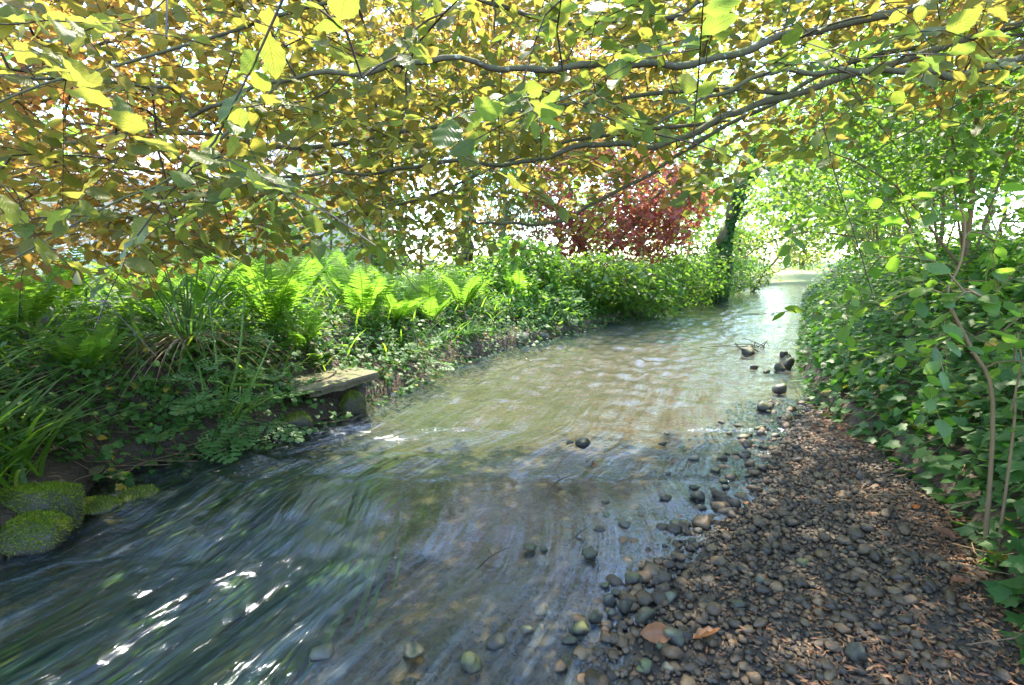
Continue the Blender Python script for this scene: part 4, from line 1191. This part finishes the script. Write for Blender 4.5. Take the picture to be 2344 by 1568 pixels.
ferns = [(205, 855, .36, 8, 'yellow-green lady fern low on the bank in front of the nettles'), (60, 760, .55, 9, 'large fern at the downstream end beside tall grass'),
         (620, 760, .70, 10, 'tall upright fern behind the hemlock water-dropwort'), (545, 740, .62, 9, 'tall fern between the sedge clump and the upright one'), (690, 800, .36, 6, 'small fern with flat fronds above the slab'),
         (830, 740, .62, 9, 'vase-shaped fern above the ivy past the slab'), (905, 745, .55, 9, 'drooping fern next upstream of the vase-shaped one'), (985, 740, .55, 8, 'fern beside the hart\'s-tongue leaves'),
         (1055, 712, .6, 8, 'fern at the upstream end of the fern row'), (440, 690, .6, 8, 'fern crowded behind the sedge clump'), (760, 670, .65, 8, 'fern at the back with one upright frond against the house'),
         (1180, 690, .6, 8, 'fern under the low yellow-green bush'), (330, 700, .55, 8, 'fern behind the cow parsley'), (-40, 700, .6, 8, 'fern half out of sight past the tall grass'), (690, 690, .6, 8, 'broad fern between the tall upright and the back ferns')]
ferns += [(350, 745, .55, 8, 'fern leaning out between the sedge and the cow parsley'), (585, 690, .6, 9, 'fern at the back behind the dropwort stems'), (150, 720, .55, 8, 'fern behind the yellow-green lady fern'),
          (655, 720, .55, 8, 'arching fern just behind the small flat-fronded one'), (790, 705, .55, 9, 'fern behind the vase-shaped one'), (870, 700, .55, 8, 'fern in the second row between the vase-shaped and the drooping ones'), (480, 760, .5, 8, 'fern at the water side of the sedge thatch')]
for f_ in ferns: fern(f_[0], f_[1], f_[2] * 1.5, f_[3], f_[4], lean=(.12, -.18))

# ---- nettles: stems with toothed opposite leaves
NL = [temp_mesh('nettle_leaf', T, M['nettle']) for T in NETTLE]


def nettle_tree(seed):
    r = np.random.default_rng(seed); H = 1.0
    s = np.linspace(0, 1, 7); path = np.stack([.10 * s ** 2 * r.normal(), .10 * s ** 2 * r.normal(), s * H], 1)
    b = MB(); tube(b, path, np.linspace(.007, .003, 7), 4, .5)
    stem = b.mesh('stem', M['stalk']); L = []
    for k, sv in enumerate(np.linspace(.22, 1, 8)):
        for sg in (0, math.pi):
            a = sg + (k % 2) * math.pi / 2 + r.normal(0, .2)
            d = np.array([math.cos(a), math.sin(a), r.uniform(-.1, .35)])
            p = np.array([np.interp(sv, s, path[:, j]) for j in range(3)])
            f = np.eye(4); f[:3, :3] = frames(p[None], d[None], np.array([[0, 0, 1.0]]) + r.normal(0, .12, (1, 3)), np.array([r.uniform(.17, .24) * (1.1 - .62 * max(0, sv - .55) / .45)]))[0]
            f[:3, 3] = p; L.append(f)
    return stem, L


NT_ = [nettle_tree(s) for s in range(5)]


def nettle(x, y, h):
    g = np.array([x, y, float(hz(x, y)) - .02])
    root = thing('nettle', 'stinging nettle with toothed leaves among the plants on the bank', 'nettle', g, 'nettles on the bank')
    stem, L = NT_[int(rng.integers(5))]
    a = rng.uniform(0, 6.28); R = np.eye(4)
    R[:3, :3] = np.array([[math.cos(a), -math.sin(a), 0], [math.sin(a), math.cos(a), 0], [rng.normal(0, .15), rng.normal(0, .15), 1]]) * h; R[:3, 3] = g
    place('stem', stem, R, root, .3)
    for k, f in enumerate(L): place('leaf', NL[k % 2], R @ f, root, rng.beta(2, 2))


q = np.random.default_rng(21)
for _ in range(105):
    y = q.uniform(1.9, 8.5) if q.uniform() < .8 else q.uniform(8, 13); d_ = q.uniform(.42, 2.2)
    nettle(float(xl(y)) - d_, y, q.uniform(.34, .62))

# ---- generic low growth filling the bank between the named plants
def tufts(n, ylo, yhi, dlo, dhi, hlo, hhi, temps, lsz, mat, name, label, cat, side=-1, per=10, bias=1.0):
    y = ylo + (yhi - ylo) * rng.uniform(0, 1, n) ** bias; d_ = rng.uniform(dlo, dhi, n)
    x = xl(y) - d_ if side < 0 else xi(y) + d_
    z = hz(x, y); hh = rng.uniform(hlo, hhi, n)
    s_ = rng.uniform(.12, 1, (n, per))
    ln = rng.normal(0, .22, (n, 1, 2)) * hh[:, None, None]
    p = np.stack([x[:, None] + ln[:, :, 0] * s_, y[:, None] + ln[:, :, 1] * s_, z[:, None] + hh[:, None] * s_], 2)
    p += rng.normal(0, .02, p.shape)
    p = p.reshape(-1, 3); m = len(p)
    a = rng.uniform(0, 6.28, m)
    dd = np.stack([np.cos(a), np.sin(a), rng.uniform(-.3, .6, m)], 1)
    mb = MB(); scatter(mb, temps, p, dd, np.array([0, 0, 1.]) + rng.normal(0, .35, (m, 3)), rng.uniform(.7, 1.3, m) * lsz, rng.beta(2, 2, m))
    tag(mb.build(name, M[mat], None, 'stuff'), label, cat)


tufts(1900, 1.6, 12, .3, 3.4, .06, .24, HERB, .075, 'herb', 'bank_herbs', 'mixed low green herbs filling the near bank', 'herbs')
tufts(1800, 9, 27, .0, 2.6, .25, .75, SIMPLE, .10, 'herb', 'far_bank_herbs', 'bright herbs and brambles crowding the far bank', 'herbs')
tufts(500, 2, 26, 1.2, 6, .1, .4, SIMPLE, .11, 'herb', 'woodland_herbs', 'low green growth under the shrubs above the ivy', 'herbs', side=1)
tufts(500, 8, 30, 2.2, 11, .2, .6, SIMPLE, .16, 'lime', 'garden_growth', 'bright green garden growth behind the bank', 'herbs')
tufts(1300, 1.8, 14, .3, 3.2, .15, .65, HERB, .075, 'hazel', 'seedling_growth', 'light green bramble and hazel seedlings standing above the ivy', 'herbs', side=1, per=7)
# glossy ivy-like curtain on the far bank
n = 5200
y = rng.uniform(8.5, 27, n); u_ = rng.uniform(0, 1, n)
x = xl(y) - .05 - u_ * .5 + rng.normal(0, .08, n); z = .05 + u_ * rng.uniform(.5, 1.0, n)
nn = unit(np.stack([np.full(n, .9), -np.full(n, .45), np.full(n, .6)], 1))
mb = MB(); scatter(mb, IVY, np.stack([x, y, z], 1), np.array([.3, -.2, -.8]) + rng.normal(0, .4, (n, 3)), nn + rng.normal(0, .35, (n, 3)), rng.uniform(.06, .11, n), rng.uniform(0, .85, n))
far_ivy = mb.build('far_ivy', M['ivy'], None, 'stuff'); tag(far_ivy, 'dark glossy ivy hanging to the water along the far bank', 'ivy')

# grass
def grass(n, ylo, yhi, dlo, dhi, hlo, hhi, name, label, side=-1, wid=BLADE):
    y = rng.uniform(ylo, yhi, n); d_ = rng.uniform(dlo, dhi, n); x = xl(y) - d_ if side < 0 else xi(y) + d_
    p = np.stack([x, y, hz(x, y) - .01], 1); a = rng.uniform(0, 6.28, n)
    dd = np.stack([.35 * np.cos(a), .35 * np.sin(a), np.ones(n)], 1); nr = np.stack([-np.cos(a), -np.sin(a), np.full(n, .35)], 1)
    mb = MB(); scatter(mb, wid, p, dd, nr, rng.uniform(hlo, hhi, n), rng.beta(2, 3, n))
    tag(mb.build(name, M['grass'], None, 'stuff'), label, 'grass')


grass(700, 1.7, 2.6, .15, 1.0, .3, .6, 'tall_grass', 'tall soft grass at the downstream end of the bank')
grass(1100, 3, 12, .2, 3, .2, .5, 'bank_grass', 'thin grass blades between the bank plants')
grass(2600, 24, 40, .1, 9, .2, .6, 'meadow_grass', 'pale grass on the meadow past the bend')

# ---- sedge clump: long arching blades, brown thatch below
def sedge(label, g, n, lmin, lmax, spread, name='sedge', tintlo=0, tinthi=.65, cat='sedge', wid=.018, elmin=.5, elmax=1.3, az=None):
    root = thing(name, label, cat, g)
    for k in range(n):
        a = rng.uniform(0, 6.28) if az is None else rng.normal(az[0], az[1]); el = rng.uniform(elmin, elmax); L = rng.uniform(lmin, lmax)
        h_ = np.array([math.cos(a), math.sin(a), 0]); s = np.linspace(0, 1, 9)
        path = g + h_ * (L * s * math.cos(el))[:, None] + np.array([0, 0, 1.]) * (L * (s * math.sin(el) - .62 * math.cos(el) * s ** 2.3))[:, None] + h_ * .05 * rng.uniform()
        sd = np.cross(h_, [0, 0, 1.]); w_ = wid * np.interp(s, [0, .3, 1], [.7, 1, .08])
        V = np.concatenate([path - sd * w_[:, None] / 2, path + [0, 0, -.004], path + sd * w_[:, None] / 2], 0)
        F = [[i, i + 9, i + 10, i + 1] for i in range(8)] + [[i + 9, i + 18, i + 19, i + 10] for i in range(8)]
        b = MB(); b.add(V, F, None, rng.uniform(tintlo, tinthi)); b.build('blade', M['sedge'], root)


g = gz(*P(430, 760, .75)[:2]); sedge('big pendulous sedge clump with long arching dark blades over brown thatch', g, 110, .6, 1.5, .2, elmin=.55)
g2 = g + np.array([.15, -.2, -.05]); g2[2] = float(hz(g2[0], g2[1]))
sedge('mat of dry straw-brown sedge thatch under the arching blades', g2 + [0, 0, .12], 90, .3, .75, .2, 'sedge_thatch', .78, 1.0, 'thatch', .012, .0, .5)
gs = G(2300, 640); sedge('strap-leaved iris clump at the top of the ivy slope', gs, 60, .4, .85, .2, 'iris', .1, .66, 'iris', .03, .3, 1.1)
gs = G(1070, 800); sedge('tussock of fine sedge spilling down the bank past the slab', gs + [0, 0, .2], 70, .25, .5, .1, 'tussock', .2, .7, 'sedge', .008, .5, 1.2)
g = G(25, 1010); sedge('broad pale green sword leaves at the water side of the tall grass', g, 12, .25, .5, .1, 'sword_leaf_plant', .5, .7, 'plant', .045, .5, 1.2)
for px, py, lab in [(945, 735, "hart's-tongue fern with strap fronds in the fern row"), (1130, 715, "upright hart's-tongue past the end of the fern row"), (1905, 905, "hart's-tongue fern hanging from the foot of the ivy slope")]:
    g = G(px, py); sedge(lab, g, 9, .25, .5, .1, 'harts_tongue_fern', .5, .7, 'fern', .05, .6, 1.3)

# ---- hemlock water-dropwort: green ribbed stems, finely cut leaves
def cut_leaf(seed):
    r = np.random.default_rng(seed); b = MB()
    tube(b, np.array([[0, 0, 0], [0, .5, .03], [0, 1, -.08]]), [.008, .005, .002], 3, .3)
    for v, L in [(.25, .42), (.42, .46), (.58, .38), (.74, .28), (.88, .18)]:
        for sg in (-1, 1):
            d = np.array([sg * .85, .5, -.05]); o0 = np.array([0, v, .03 - .1 * v * v])
            tube(b, np.array([o0, o0 + d * L * .9]), [.004, .0015], 3, .3)
            for w_ in (.28, .5, .72, .94):
                p = o0 + d * L * w_ * .9
                for s2 in (-.9, 0, .9):
                    dd = d + np.array([-d[1], d[0], 0]) * s2 * 1.1 + r.normal(0, .12, 3)
                    scatter(b, [leaf(.55, 3, 2, .1, -.1, 0, .3, .6)], p[None], dd[None], np.array([[0, 0, 1.]]) + r.normal(0, .2, (1, 3)), np.array([.085 * (1.2 - .4 * w_)]), r.uniform(.2, .8, 1))
    for s2 in (-.7, 0, .7):
        scatter(b, [leaf(.62, 4, 2, .1, -.1, 0, .28, .6)], np.array([[0, .97, -.07]]), np.array([[s2, 1, 0]]), np.array([[0, 0, 1.]]), np.array([.16]), np.array([.5]))
    return b.mesh('cut_leaf', M['dropwort'])


CL = [cut_leaf(s) for s in range(4)]


def dropwort(label, g, tops, nleaf, lmin, lmax, r0=.016):
    root = thing('water_dropwort', label, 'plant', g)
    for k, tp in enumerate(tops):
        mid = g + (tp - g) * .5 + rng.normal(0, .03, 3)
        path = curve([g + rng.normal(0, .025, 3) * [1, 1, 0], mid, tp], 12)
        b = MB(); tube(b, path, np.linspace(r0, r0 * .3, 12), 6, .5); b.build('stem', M['stalk'], root)
        for _ in range(nleaf):
            s_ = rng.uniform(.08, 1) ** 1.2; p = path[int(s_ * 11)]
            a = rng.uniform(0, 6.28); d = np.array([math.cos(a), math.sin(a) * .8 - .25, rng.uniform(.05, .8) if s_ > .35 else rng.uniform(-.15, .4)])
            L = rng.uniform(lmin, lmax) * (1.15 - .65 * s_)
            pe = p + unit(d) * L * .55
            b = MB(); tube(b, np.array([p, (p + pe) / 2 + [0, 0, .015], pe]), [.005, .004, .003], 4, .5); b.build('leaf_stalk', M['stalk'], root)
            f = np.eye(4); f[:3, :3] = frames(pe[None], (d + [0, 0, -.25])[None], np.array([[0, -.25, 1.]]) + rng.normal(0, .2, (1, 3)), np.array([L]))[0]; f[:3, 3] = pe
            place('leaf', CL[int(rng.integers(4))], f, root, rng.uniform(-.1, .2))


g = P(512, 1000, .03); yb = g[1]
dropwort('big hemlock water-dropwort with green stems and finely cut leaves at the water edge', g, [D(395, 745, yb + .1), D(480, 700, yb + .15), D(560, 660, yb + .1), D(625, 770, yb - .05), D(455, 835, yb - .1), D(590, 850, yb - .1), D(430, 860, yb), D(520, 880, yb - .2), D(640, 900, yb - .1), D(380, 930, yb - .1)], 9, .22, .40)
g = P(965, 850, .1)
dropwort('smaller dropwort with cut leaves just upstream of the slab', g, [g + np.array(v) for v in ((-.1, .05, .35), (.1, .1, .4), (0, -.05, .3))], 8, .14, .24, .006)
g = gz(*P(1275, 745, .15)[:2])
dropwort('upright dropwort clump over the water past the tussock', g, [g + np.array(v) for v in ((-.15, .05, .55), (.1, .1, .65), (.2, -.05, .45))], 8, .2, .34, .009)

# ---- cow parsley with white flower heads
FLW = []
b = MB()
for k in range(11):
    a = k * 2.4; r_ = .42 * math.sqrt(k / 11); e = np.array([r_ * math.cos(a), r_ * math.sin(a), .35 - .2 * r_])
    tube(b, np.array([[0, 0, 0], e]), [.012, .007], 3, .4)
umb_st = b.mesh('umbel_stalks', M['stalk'])
b = MB()
for k in range(11):
    a = k * 2.4; r_ = .42 * math.sqrt(k / 11); e = np.array([r_ * math.cos(a), r_ * math.sin(a), .36 - .2 * r_])
    m_ = 16; pp = e + rng.normal(0, .06, (m_, 3)) * [1, 1, .3]
    scatter(b, [leaf(.8, 2, 2, 0, .1)], pp, rng.normal(0, 1, (m_, 3)) * [1, 1, .2], np.array([0, 0, 1.]) + rng.normal(0, .3, (m_, 3)), np.full(m_, .06), rng.uniform(0, 1, m_))
umb_fl = b.mesh('florets', M['petal'])
for px, py, lab in [(250, 700, 'cow parsley with the widest white flower head'), (178, 702, 'cow parsley with small white flowers next to the lady fern'), (292, 690, 'cow parsley with a small white head beside the widest one')]:
    hd = D(px, py, 3.5); g = gz(hd[0] - .03, hd[1] + .06)
    root = thing('cow_parsley', lab, 'flower', g)
    b = MB(); tube(b, curve([g, (g + hd) / 2 + [.02, 0, .03], hd], 9), np.linspace(.005, .003, 9), 4, .5); b.build('stem', M['stalk'], root)
    for k in range(3):
        e = hd + rng.normal(0, .045, 3) * [1, 1, .3] * (k > 0); f = np.eye(4); f[:3, :3] *= .10 if k == 0 else .07; f[:3, 3] = e
        if k: bb = MB(); tube(bb, np.array([hd - [0, 0, .06], e]), [.003, .002], 4, .5); bb.build('flower_stalk', M['stalk'], root)
        st = place('umbel', umb_st, f, root)
        fl_ = obj('florets', umb_fl, st)

# ================================================================== THE HOUSE ACROSS THE GARDEN
def box(name, mat, lo, hi, root):
    lo, hi = np.array(lo, float), np.array(hi, float)
    V = np.array([[(lo, hi)[i][0], (lo, hi)[j][1], (lo, hi)[k][2]] for i in (0, 1) for j in (0, 1) for k in (0, 1)])
    F = [[0, 1, 3, 2], [4, 6, 7, 5], [0, 4, 5, 1], [2, 3, 7, 6], [0, 2, 6, 4], [1, 5, 7, 3]]
    b = MB(); b.add(V, F); return b.build(name, M[mat], root, flat=True)


HY = 18.0; zb = .55
house = thing('house', 'cream rendered house with white window frames seen through the leaves', 'house', (-14.5, HY, zb))
def wall_with_holes(x0_, x1_, z0, z1, holes, root, mat='wall'):
    xs = sorted({x0_, x1_, *[h_[0] for h_ in holes], *[h_[1] for h_ in holes]})
    for a, b_ in zip(xs[:-1], xs[1:]):
        hs = [h_ for h_ in holes if h_[0] <= a and h_[1] >= b_]
        zc = z0
        for h_ in sorted(hs, key=lambda v: v[2]):
            if h_[2] > zc: box('wall', mat, (a, HY, zc), (b_, HY + .3, h_[2]), root)
            zc = h_[3]
        box('wall', mat, (a, HY, zc), (b_, HY + .3, z1), root)


holes = [(-17.4, -15.9, 1.6, 3.2), (-14.6, -12.0, .75, 2.6), (-11.0, -10.0, 1.1, 2.3), (-8.6, -7.6, .9, 2.5), (-20.6, -19.4, 1.6, 3.0)]
wall_with_holes(-24, -5.9, zb, 4.0, holes, house)
box('side_wall', 'wall', (-6.2, HY + .302, zb), (-5.9, HY + 7, 4.0), house)
for a, b_, z0, z1 in holes:
    w_ = obj('window', None, house)
    b = MB()
    fr_ = .09
    for lo, hi in [((a, HY + .06, z0), (a + fr_, HY + .16, z1)), ((b_ - fr_, HY + .06, z0), (b_, HY + .16, z1)), ((a + fr_, HY + .06, z0), (b_ - fr_, HY + .16, z0 + fr_)), ((a + fr_, HY + .06, z1 - fr_), (b_ - fr_, HY + .16, z1)),
                   (((a + b_) / 2 - .04, HY + .07, z0 + fr_), ((a + b_) / 2 + .04, HY + .15, z1 - fr_)), ((a + fr_, HY + .075, (z0 + z1) / 2 - .03), ((a + b_) / 2 - .04, HY + .145, (z0 + z1) / 2 + .03)), (((a + b_) / 2 + .04, HY + .075, (z0 + z1) / 2 - .03), (b_ - fr_, HY + .145, (z0 + z1) / 2 + .03))]:
        lo, hi = np.array(lo), np.array(hi)
        V = np.array([[(lo, hi)[i][0], (lo, hi)[j][1], (lo, hi)[k][2]] for i in (0, 1) for j in (0, 1) for k in (0, 1)])
        b.add(V, [[0, 1, 3, 2], [4, 6, 7, 5], [0, 4, 5, 1], [2, 3, 7, 6], [0, 2, 6, 4], [1, 5, 7, 3]])
    me = b.mesh('window_frame', M['white'], True, house['_b'])
    w_.data if False else None
    bpy.data.objects.remove(w_)
    fo = obj('window', me, house)
    bb = MB(); bb.add([(a + .02, HY + .11, z0 + .02), (b_ - .02, HY + .11, z0 + .02), (b_ - .02, HY + .11, z1 - .02), (a + .02, HY + .11, z1 - .02)], [[0, 1, 2, 3]])
    obj('pane', bb.mesh('pane', M['glass'], True, house['_b']), fo)
    sl = box('window_sill', 'white', (a - .08, HY - .09, z0 - .07), (b_ + .08, HY + .05, z0 - .003), house); sl.parent = fo
for a in (-9.1, -7.58):
    sh = box('shutter', 'shutter', (a, HY - .05, .9), (a + .48, HY - .004, 2.5), house)
    for k in range(9):
        s_ = box('slat', 'shutter', (a + .05, HY - .075, .98 + k * .165), (a + .43, HY - .052, 1.09 + k * .165), house); s_.parent = sh
box('fascia', 'white', (-24.3, HY - .45, 3.86), (-5.6, HY - .42, 4.12), house)
box('door_surround', 'white', (-15.5, HY - .06, zb), (-14.75, HY - .003, 3.2), house)
b = MB(); b.add([(-24.3, HY - .5, 4.1), (-5.6, HY - .5, 4.1), (-5.6, HY + 3.7, 6.4), (-24.3, HY + 3.7, 6.4), (-5.6, HY + 7.6, 4.1), (-24.3, HY + 7.6, 4.1)], [[0, 1, 2, 3], [3, 2, 4, 5]])
b.build('roof', M['roof'], house, flat=True)
# trellis panel and low white kerb in the garden
tr = thing('trellis', 'square wire trellis panel standing by the corner of the house', 'trellis', (*D(790, 600, 16)[:2], .6))
c = np.array(tr['_b'])
for k in range(6): b = MB(); tube(b, np.array([c + [k * .16 - .4, 0, 0], c + [k * .16 - .4, 0, 1.1]]), .010, 4); b.build('bar', M['gate'], tr)
for k in range(6): b = MB(); tube(b, np.array([c + [-.4, -.02, .1 + k * .18], c + [.4, -.02, .1 + k * .18]]), .010, 4); b.build('bar', M['gate'], tr)

# dead leaves lying about
for k, (px, py, s_, lab) in enumerate([(2190, 1235, .09, 'curled brown dead leaf at the foot of the ivy'), (2260, 1330, .08, 'folded brown leaf under the hanging ivy'), (2175, 1330, .07, 'dry brown leaf on the gravel near the ivy'),
                                       (1540, 1450, .11, 'crumpled rust leaf on the wet block of stone'), (1585, 1462, .10, 'torn rust leaf beside the crumpled one'), (1700, 1150, .06, 'reddish leaf at the tip of the gravel'),
                                       (1360, 1060, .06, 'pale leaf lodged on the pebbly riffle'), (2090, 1165, .06, 'buff leaf in the middle of the gravel')]):
    c = P(px, py, .0); zz = max(float(hz(c[0], c[1])), 0) + .035; c = P(px, py, zz)
    f = np.eye(4); f[:3, :3] = frames(c[None], rng.normal(0, 1, (1, 3)) * [1, 1, .2], np.array([[0, 0, 1.]]) + rng.normal(0, .3, (1, 3)), np.array([s_]))[0]; f[:3, 3] = c
    b = MB(); b.add(*leaf(.6, 10, 4, .35, .25, .08, .04)); o = obj('dead_leaf', b.mesh('dead_leaf', M['dead'])); o.matrix_basis = Matrix(f.tolist()); o['tint'] = float(rng.uniform(.3, .9)); tag(o, lab, 'leaf')

for o in BASES:
    if '_b' in o.keys(): del o['_b']
